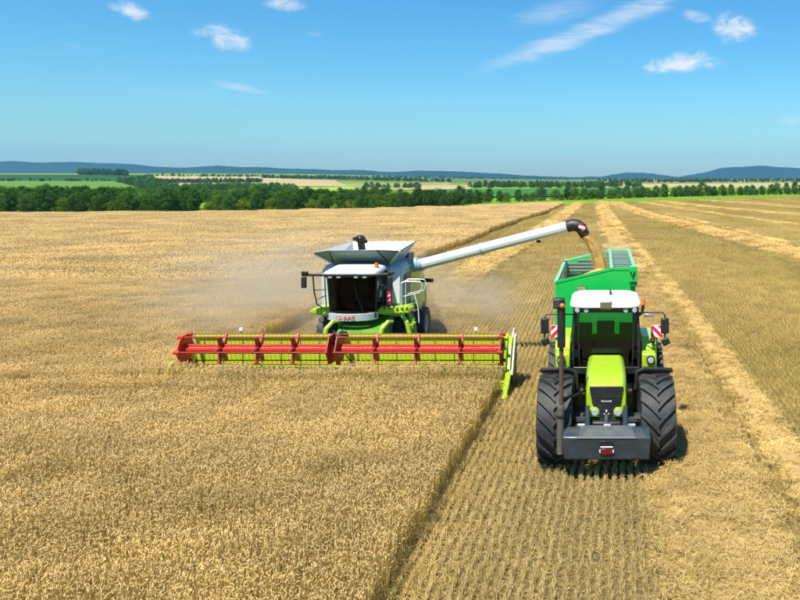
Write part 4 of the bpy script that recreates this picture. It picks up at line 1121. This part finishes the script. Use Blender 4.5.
part('red_plate', MB().box(TX-.13, TX+.13, 16.905, 16.94, .70, .82), REDLENS, fw, .005)
for s in (-1, 1): part('plate_bolt', MB().box(TX+s*.15-.012, TX+s*.15+.012, 16.90, 16.93, .74, .80), BWHITE, fw)
# fenders
for s in (-1, 1):
    ff = MB(); base = 0; n = 10
    pf_ = [(R(35+120*i/n)) for i in range(n+1)]
    for a in pf_:
        for r_ in (1.13, 1.17):
            for x in (TX+s*.76, TX+s*1.58): ff.v.append((x, 18.35-r_*math.cos(a), 1.04+r_*math.sin(a)))
    for i in range(n):
        k = i*4; ff.f += [(k, k+4, k+5, k+1), (k+2, k+3, k+7, k+6), (k, k+2, k+6, k+4), (k+1, k+5, k+7, k+3)]
    ff.f += [(0, 1, 3, 2), (n*4, n*4+2, n*4+3, n*4+1)]
    # the front fender only covers the rear half of the tyre top
    part('front_fender', MB().path([(TX+s*.72, 18.55, 1.7), (TX+s*.76, 18.6, 2.12), (TX+s*.95, 18.6, 2.2), (TX+s*1.62, 18.65, 2.16), (TX+s*1.66, 18.9, 2.05)], [.045, .05, .05, .05, .03], 8), BLACK, TR)
    part('fender_sheet', MB().hexa([(TX+s*.80-.01*s, 18.6, 2.12), (TX+s*1.62, 18.62, 2.10), (TX+s*1.62, 19.35, 1.85), (TX+s*.80, 19.35, 1.87), (TX+s*.80-.01*s, 18.6, 2.17), (TX+s*1.62, 18.62, 2.15), (TX+s*1.62, 19.35, 1.90), (TX+s*.80, 19.35, 1.92)]), BLACK, TR, .01)
    part('rear_fender', MB().prism_x([(20.9, 1.5), (20.95, 2.15), (21.3, 2.42), (22.5, 2.42), (23.0, 2.1), (22.9, 2.05), (22.4, 2.3), (21.4, 2.3), (21.1, 1.5)], *sorted((TX+s*1.0, TX+s*1.42))), LIME, TR, .03)
    sb = part('side_box', MB().box(*sorted((TX+s*.98, TX+s*1.36)), 20.3, 20.75, 1.55, 2.16), LIME, TR, .04)
    lp = part('step_lamp', MB().path([(TX+s*1.21, 20.22, 2.0), (TX+s*1.21, 20.32, 2.0)], [.11, .12], 18), BLACK, sb)
    part('lens', MB().path([(TX+s*1.21, 20.20, 2.0), (TX+s*1.21, 20.225, 2.0)], [.07, .085], 16), LENS, lp, sm=True)
    part('side_trim', MB().box(*sorted((TX+s*1.0, TX+s*1.3)), 20.28, 20.298, 1.74, 1.82), BLACK, sb)
    for k in range(3): part('step', MB().box(*sorted((TX+s*.95, TX+s*1.30)), 20.35, 20.75, .65+.32*k, .70+.32*k), BLACK, TR)
    # warning boards
    bx = TX+s*1.36+(.08 if s > 0 else -.02)
    wbd = part('warning_board', MB().box(bx-.17, bx+.17, 21.16, 21.18, 2.42, 2.76), BWHITE, TR, .004, label='red and white striped warning board')
    for c0 in (-.30, -.06, .18):
        p = stripe(.165, c0, c0+.12, 1 if s < 0 else -1)
        if len(p) > 2: part('board_stripe', MB().prism_y([(bx+a, 2.59+b) for a, b in p], 21.152, 21.158), PINKRED, wbd)
    part('board_post', MB().tube((bx, 21.2, 2.0), (bx, 21.2, 2.5), .02, n=6), BLACK, wbd)
    part('fender_lamp', MB().ball((bx-s*.12, 21.0, 2.34), .07, 10, 6), LIME if s < 0 else BLACK, TR, sm=True)
# cab
cb = part('cab', MB().box(TX-.92, TX+.92, 20.5, 22.3, 1.55, 1.75), BLACK, TR, .03)
for s in (-1, 1):
    part('pillar', MB().path([(TX+s*.90, 20.56, 1.7), (TX+s*.90, 20.58, 2.6), (TX+s*.86, 20.7, 3.38)], .045, 8), BLACK, cab)
    part('pillar', MB().path([(TX+s*.90, 22.25, 1.7), (TX+s*.86, 22.2, 3.38)], .055, 8), BLACK, cab)
    part('side_window', MB().sheet([(TX+s*.90, 20.6, 1.75), (TX+s*.90, 22.2, 1.75), (TX+s*.86, 22.15, 3.36), (TX+s*.86, 20.74, 3.36)][::s], .008), GLASST, cab)
    part('window_trim', MB().path([(TX+s*.72, 20.53, 1.75), (TX+s*.75, 20.55, 2.6), (TX+s*.74, 20.66, 3.36)], .018, 6), BLACK, cab)
part('windscreen', MB().sheet([(TX-.88, 20.54, 1.75), (TX+.88, 20.54, 1.75), (TX+.84, 20.69, 3.36), (TX-.84, 20.69, 3.36)], .008), GLASST, cab)
part('rear_window', MB().sheet([(TX+.86, 22.2, 2.3), (TX-.86, 22.2, 2.3), (TX-.84, 22.15, 3.36), (TX+.84, 22.15, 3.36)], .008), GLASST, cab)
part('cab_floor', MB().box(TX-.86, TX+.86, 22.1, 22.24, 1.7, 2.3), BLACK, cab)
ds = MB().hexa([(TX-.6, 20.62, 1.75), (TX+.6, 20.62, 1.75), (TX+.5, 21.0, 1.75), (TX-.5, 21.0, 1.75), (TX-.3, 20.68, 2.0), (TX+.3, 20.68, 2.0), (TX+.25, 20.95, 2.05), (TX-.25, 20.95, 2.05)])
part('dashboard', ds, BLACK, cab, .03)
s2 = MB().path([(TX, 20.85, 2.0), (TX, 21.05, 2.3)], .04, 8)
s2.path([(TX+.21*math.cos(i*math.pi/10), 21.08+.15*math.sin(i*math.pi/10), 2.34+.12*math.sin(i*math.pi/10)) for i in range(21)], .02, 6)
part('steering_wheel', s2, BLACK, cab)
for dx, w_ in ((0., .27), (-.52, .13), (.52, .17)):
    st = MB().box(TX+dx-w_, TX+dx+w_, 21.35, 21.85, 1.9, 2.2)
    if dx == 0: st.box(TX-.26, TX+.26, 21.8, 21.95, 2.2, 2.75)
    part('seat' if dx == 0 else 'console', st, SEATM, cab, .04)
part('curtain', MB().box(TX-.86, TX-.4, 22.08, 22.1, 2.3, 2.66), SEATM, cab)
part('curtain', MB().box(TX+.4, TX+.86, 22.08, 22.1, 2.3, 2.66), SEATM, cab)
rf = part('cab_roof', crowned(TX-1.0, TX+.97, 20.4, 22.45, 3.36, 3.50, 3.60, .38), WHITE, cab, sm=True, label='white rounded cab roof')
part('roof_visor', MB().prism_z([(TX-.9, 20.66), (TX-.86, 20.48), (TX+.84, 20.48), (TX+.88, 20.66)], 3.24, 3.37), BLACK, rf, .02)
lettering('lettering', 'CLAAS', .06, (TX, 20.472, 3.335), (R(90), 0, 0), LIME, rf, (1.8, 1, 1))
for x in (-.78, -.54, .54, .78):
    part('work_lamp', MB().path([(TX+x, 20.44, 3.31), (TX+x, 20.50, 3.31)], [.06, .075], 14), LENS, rf, sm=True)
rv = part('receiver', MB().box(TX-.17, TX+.15, 20.36, 20.68, 3.50, 3.62), paint('cream_plastic', (.75, .74, .62), .4, dust=.1), rf, .05, seg=3)
part('receiver_base', MB().box(TX-.16, TX+.14, 20.34, 20.6, 3.42, 3.495), paint('olive_base', (.12, .12, .07), .5), rv)
part('antenna', MB().path([(TX+.15, 21.6, 3.55), (TX+.12, 21.6, 3.72)], [.05, .01], 8), BLACK, rf)
bc = part('beacon', MB().tube((TX+1.03, 20.7, 3.42), (TX+1.03, 20.7, 3.58), .07, .055, 12), ORANGE, cab, label='orange beacon beside the roof')
part('beacon_mount', MB().path([(TX+.86, 20.7, 3.1), (TX+1.0, 20.7, 3.2), (TX+1.03, 20.7, 3.42)], .045, 7), BLACK, cab)
# mirrors
for s, x1, xb in ((-1, -1.66, -.86), (1, 1.60, .86)):
    ym = 20.35
    zt = 3.22 if s < 0 else 3.27
    arm = part('mirror_arm', MB().path([(TX+xb, 20.6, zt-.05), (TX+xb+s*.25, ym, zt), (TX+x1-s*.06, ym, zt), (TX+x1, ym, zt-.08), (TX+x1, ym, 2.4)], .022, 6), BLACK, cab)
    mr_ = part('mirror', MB().box(TX+x1-.11, TX+x1+.11, ym-.05, ym+.06, 2.70, 3.12), BLACK, arm, .03)
    part('mirror_glass', MB().box(TX+x1-.09, TX+x1+.09, ym+.062, ym+.07, 2.74, 3.08), MIRROR, mr_)
    part('wide_mirror', MB().obox((TX+x1+(.02 if s < 0 else .02), ym, 2.48), (.22, .10, .19), (0, R(-25*s*s), 0)), BLACK, arm, .03)
part('bracket', MB().obox((TX+1.18, 20.5, 3.16), (.28, .06, .10)), STEEL, cab, .01)
# exhaust
ex = part('exhaust', MB().tube((-.955, 17.2, 1.65), (-.955, 17.2, 3.2), .052, n=16), RUST, TR, sm=True, label='rusty brown exhaust pipe')
gd = MB().tube((-.98, 17.2, .62), (-.97, 17.2, 1.72), .085, n=16)
part('heat_guard', gd, PERF, ex, sm=True, label='perforated metal guard round the exhaust')
hl = MB()
for j in range(18):
    for i in range(14):
        a = 2*math.pi*(i+.5*(j % 2))/14; z = .68+j*.057
        c = Vector((-.98+.01*(z-.62)/1.1+.0853*math.cos(a), 17.2+.0853*math.sin(a), z)); d = Vector((math.cos(a), math.sin(a), 0)); e = Vector((-d.y, d.x, 0))*.013; f = Vector((0, 0, .017))
        hl.add([c-e+d*.002, c-f+d*.002, c+e+d*.002, c+f+d*.002], [(0, 1, 2, 3)])
part('guard_holes', hl, BLACK, ex)['kind'] = 'stuff'
part('clamp', MB().tube((-.97, 17.2, 1.44), (-.97, 17.2, 1.50), .095, n=14), BLACK, ex)
part('silencer', MB().tube((-.955, 17.2, 3.05), (-.955, 17.2, 3.95), .095, n=16), BLACK, ex, sm=True)
bxh = part('lamp_box', MB().box(-1.14, -.87, 17.08, 17.30, 3.95, 4.18), BLACK, ex, .03)
part('lamp_face', MB().box(-1.14, -.99, 17.066, 17.078, 3.98, 4.15), GREY, bxh, .004)
part('beacon', MB().ball((-.93, 17.08, 4.02), .06, 12, 8), ORANGE, bxh, sm=True)
part('exhaust_bracket', MB().path([(-.95, 17.25, 1.85), (-.7, 17.6, 1.82), (-.42, 18.1, 1.8)], .03, 6), BLACK, ex)
part('exhaust_elbow', MB().path([(-.97, 17.2, .75), (-.8, 17.5, .72), (-.35, 17.7, .9)], .06, 8), RUST, ex)
part('hitch', MB().box(TX-.15, TX+.15, 22.9, 23.5, .55, .8), BLACK, TR, .02)

# ------------------------------------------------------------------ trailer
TL0, TL1 = -1.50, 1.02
TY0, TY1 = 23.55, 29.6
GT = thing('grain_trailer', 'bright green grain trailer behind the tractor being filled with wheat', 'trailer', ((TL0+TL1)/2, 26.5, 0))
ZL, ZR, XK = 3.60, 4.02, .27            # low left rim, high right rim, kink of the end walls
endp = [(TL0, 1.25), (TL1, 1.25), (TL1, ZR), (XK, ZR), (TL0, ZL)]
fwall = part('front_wall', MB().prism_y(endp, TY0, TY0+.06), GREEN, GT, .015)
part('rear_wall', MB().prism_y(endp, TY1-.06, TY1), GREEN, GT, .01)
part('side_wall', MB().box(TL0, TL0+.05, TY0+.065, TY1-.065, 1.25, ZL), GREEN, GT)
part('side_wall', MB().box(TL1-.05, TL1, TY0+.065, TY1-.065, 1.25, ZR), GREEN, GT)
part('trailer_floor', MB().box(TL0+.05, TL1-.05, TY0+.065, TY1-.065, 1.25, 1.35), RIBM, GT)
rs = MB()
for a, b in (((TL0, ZL), (XK, ZR)), ((XK, ZR), (TL1, ZR))):
    rs.path([(a[0], TY0+.02, a[1]+.03), (b[0], TY0+.02, b[1]+.03)], .05, 4)
part('end_rim', rs, GREEN, GT)
rs = MB()
for a, b in (((TL0, ZL), (XK, ZR)), ((XK, ZR), (TL1, ZR))): rs.path([(a[0], TY1-.03, a[1]+.03), (b[0], TY1-.03, b[1]+.03)], .05, 4)
part('end_rim', rs, GREENL, GT)
part('side_rim', MB().box(TL0-.03, TL0+.07, TY0, TY1, ZL, ZL+.07), GREENL, GT, .01)
part('side_rim', MB().box(TL1-.07, TL1+.03, TY0, TY1, ZR, ZR+.07), GREENL, GT, .01)
part('centre_rail', MB().box(XK-.05, XK+.05, TY0+.05, TY1-.05, ZR+.0, ZR+.06), GREENL, GT, .01)
# ribbed inner lining of the far wall, slat by slat
for i in range(15):
    z = 2.0+i*.135
    xl = TL0+.055; xr = TL1-.055
    if z+.09 > ZL: xl = max(xl, TL0+(z+.09-ZL)/(ZR-ZL)*(XK-TL0)+.03)
    if z+.09 > ZR: break
    part('lining_slat', MB().box(xl, xr, TY1-.13, TY1-.062, z, z+.085), RIBM, GT)
# rolled-up bows over the narrow right bay
for i in range(9):
    y = TY0+.45+i*.62
    part('cover_bow', MB().obox(((XK+TL1)/2, y, ZR+.0), (TL1-XK-.1, .16, .03), (0, 0, 0)), RIBM, GT)
part('inner_side', MB().box(TL0+.052, TL0+.10, TY0+.1, TY1-.14, 2.0, ZL-.02), RIBM, GT)
pane = part('inspection_window', MB().box(-.80, -.56, TY0-.012, TY0-.001, 3.18, 3.52), BROWNW, fwall, label='small brown inspection window')
fr_ = MB()
for a in ((-.83, -.80, 3.15, 3.55), (-.56, -.53, 3.15, 3.55)): fr_.box(a[0], a[1], TY0-.02, TY0-.001, a[2], a[3])
fr_.box(-.799, -.561, TY0-.02, TY0-.001, 3.52, 3.55); fr_.box(-.799, -.561, TY0-.02, TY0-.001, 3.15, 3.18)
part('window_frame', fr_, GREEN, pane)
hk = MB().box(TL1-.18, TL1+.05, TY0-.08, TY0-.002, 3.5, 4.14); part('corner_post', hk, GREEN, GT, .02)
br = MB(); br.path([(TL1-.16, TY0-.1, 3.98), (TL1-.10, TY0-.12, 3.82), (TL1-.03, TY0-.1, 3.98)], .025, 6); br.box(TL1-.18, TL1+.06, TY0-.12, TY0-.082, 3.62, 3.66)
part('tarp_bracket', br, BLACK, GT)
part('crank_hook', MB().path([(.02, TY0-.03, 3.28), (-.03, TY0-.06, 3.34), (-.08, TY0-.03, 3.36)], .02, 6), BLACK, GT)
for x in (TL0-.03, TL1-.03):
    for y in (24.5, 26.0, 27.5, 29.0): part('side_stake', MB().box(x, x+.06, y-.05, y+.05, 1.2, (ZL if x < 0 else ZR)-.003), GREEN, GT)
part('chassis', MB().box(-.85, .37, TY0+.3, TY1-.2, .85, 1.245), GREY, GT, .02)
part('drawbar', MB().path([(-.24, TY0+.5, 1.0), (-.1, 23.35, .75)], [.14, .07], 8), GREY, GT)
for y in (26.6, 28.0):
    for x in (-1.15, .67): wheel(GT, x, y, .62, .5, 14, .02)
    part('axle', MB().tube((-1.0, y, .6), (.5, y, .6), .07, n=8), GREY, GT)
# grain
M_GRAIN = soil('grain', [(.3, (.38, .215, .06)), (.5, (.58, .36, .115)), (.7, (.70, .47, .18))], ((2, (1, 1, 1)), (40, (1, 1, 1)), (140, (1, 1, 1))), (.3, .3, .4), .8)
hp = MB(); n, m = 26, 36
def gz(x, y):
    d = math.hypot((x+.15)*1.0, (y-26.7)*.62)
    return min(3.95, 3.72-.52*d+.06*mn.noise(Vector((x*3, y*3, 1))))
for j in range(m+1):
    for i in range(n+1):
        x = TL0+.11+(TL1-TL0-.17)*i/n; y = TY0+.07+(TY1-TY0-.21)*j/m; hp.v.append((x, y, max(1.6, gz(x, y))))
hp.f = [(j*(n+1)+i, j*(n+1)+i+1, (j+1)*(n+1)+i+1, (j+1)*(n+1)+i) for j in range(m) for i in range(n)]
me = hp.mesh('grain'); smooth(me, 60)
stuff(link('grain', me, M_GRAIN), 'heap of wheat grain lying in the green trailer', 'grain')
# falling stream of grain
SO = B+dB*.66+Vector((.03, 0, -.52))
def sp_at(t): return SO+Vector((.74*t-.12*t*t, -.10*t, -.30*t-1.05*t*t))
st = MB(); r_ = random.Random(5)
pts_ = [sp_at(i/16) for i in range(17)]
n = 14
for i, p in enumerate(pts_):
    t = i/16
    for k in range(n):
        a = 2*math.pi*k/n; w_ = (.165+.05*t)*(1+.25*mn.noise(Vector((math.cos(a)*2, math.sin(a)*2, t*5))))
        st.v.append((p.x+w_*math.cos(a), p.y+w_*math.sin(a), p.z+.35*w_*math.cos(a)))
st.f = [(i*n+k, i*n+(k+1) % n, (i+1)*n+(k+1) % n, (i+1)*n+k) for i in range(16) for k in range(n)]
st.f += [tuple(range(n))[::-1], tuple(16*n+k for k in range(n))]
for _ in range(5200):
    t = r_.random(); p = sp_at(t); a = r_.uniform(0, 6.28); w_ = abs(r_.gauss(.12, .055))*(1+.55*t)
    c = p+Vector((w_*math.cos(a), w_*math.sin(a)*.9, .35*w_*math.cos(a)+r_.gauss(0, .05))); s = r_.uniform(.006, .013); l = s*r_.uniform(1.5, 3)
    st.add([c+Vector((-s, 0, 0)), c+Vector((0, -s, -l*.2)), c+Vector((s, 0, 0)), c+Vector((.3*s, 0, l)), c+Vector((0, s, -l))], [(0, 1, 3), (1, 2, 3), (2, 0, 3), (0, 4, 1), (1, 4, 2)])
me = st.mesh('grain_stream')
stuff(link('grain_stream', me, M_GRAIN), 'golden stream of grain pouring from the black spout into the trailer', 'grain')

# ------------------------------------------------------------------ air: haze over the land, dust round the combine
def volume_mat(name, col, dens, aniso=0.):
    m, t = new_mat(name)
    v = node(t, 'ShaderNodeVolumePrincipled'); v.inputs['Color'].default_value = (*col, 1); v.inputs['Density'].default_value = dens; v.inputs['Anisotropy'].default_value = aniso
    o = node(t, 'ShaderNodeOutputMaterial'); t.links.new(v.outputs[0], o.inputs['Volume'])
    return m, t, v
M_HAZE, _, _ = volume_mat('haze_air', (.18, .47, 1.0), 6e-5, .0)
hz = link('haze', MB().box(-9600, 9600, -600, 9600, -72, 330).mesh('haze'), M_HAZE); stuff(hz, 'thin blue haze lying over the whole landscape', 'haze')
M_DUST, t, v = volume_mat('dust_air', (.98, .86, .66), 0., .3)
n1 = tnoise(t, .35, 5, .6, 'world', (1, 1, 1.3)); 
src = node(t, 'ShaderNodeTexCoord').outputs['Object']
ln = node(t, 'ShaderNodeVectorMath', operation='LENGTH'); t.links.new(src, ln.inputs[0])
f1 = node(t, 'ShaderNodeMapRange', interpolation_type='SMOOTHSTEP'); t.links.new(ln.outputs['Value'], f1.inputs[0]); f1.inputs[1].default_value = 1.0; f1.inputs[2].default_value = .1; f1.inputs[3].default_value = 0; f1.inputs[4].default_value = 1
f2_ = node(t, 'ShaderNodeMapRange'); t.links.new(n1, f2_.inputs[0]); f2_.inputs[1].default_value = .38; f2_.inputs[2].default_value = .7; f2_.inputs[4].default_value = .42
k = node(t, 'ShaderNodeMath', operation='MULTIPLY'); t.links.new(f1.outputs[0], k.inputs[0]); t.links.new(f2_.outputs[0], k.inputs[1]); t.links.new(k.outputs[0], v.inputs['Density'])
def dust(c, s, label):
    me = MB().ball((0, 0, 0), 1, 24, 14).mesh('dust'); o = link('dust', me, M_DUST); o.location = c; o.scale = s
    stuff(o, label, 'dust')
dust((-13.5, 34.0, 1.6), (8.5, 8.5, 3.8), 'pale dust drifting over the wheat at the left of the combine')
dust((-6.6, 34.5, 1.0), (4.0, 5.0, 2.2), 'pale dust swirling behind the right wheel of the combine')
dust((.3, 28.6, 4.0), (1.3, 1.5, 1.1), 'faint dust rising over the grain in the trailer')
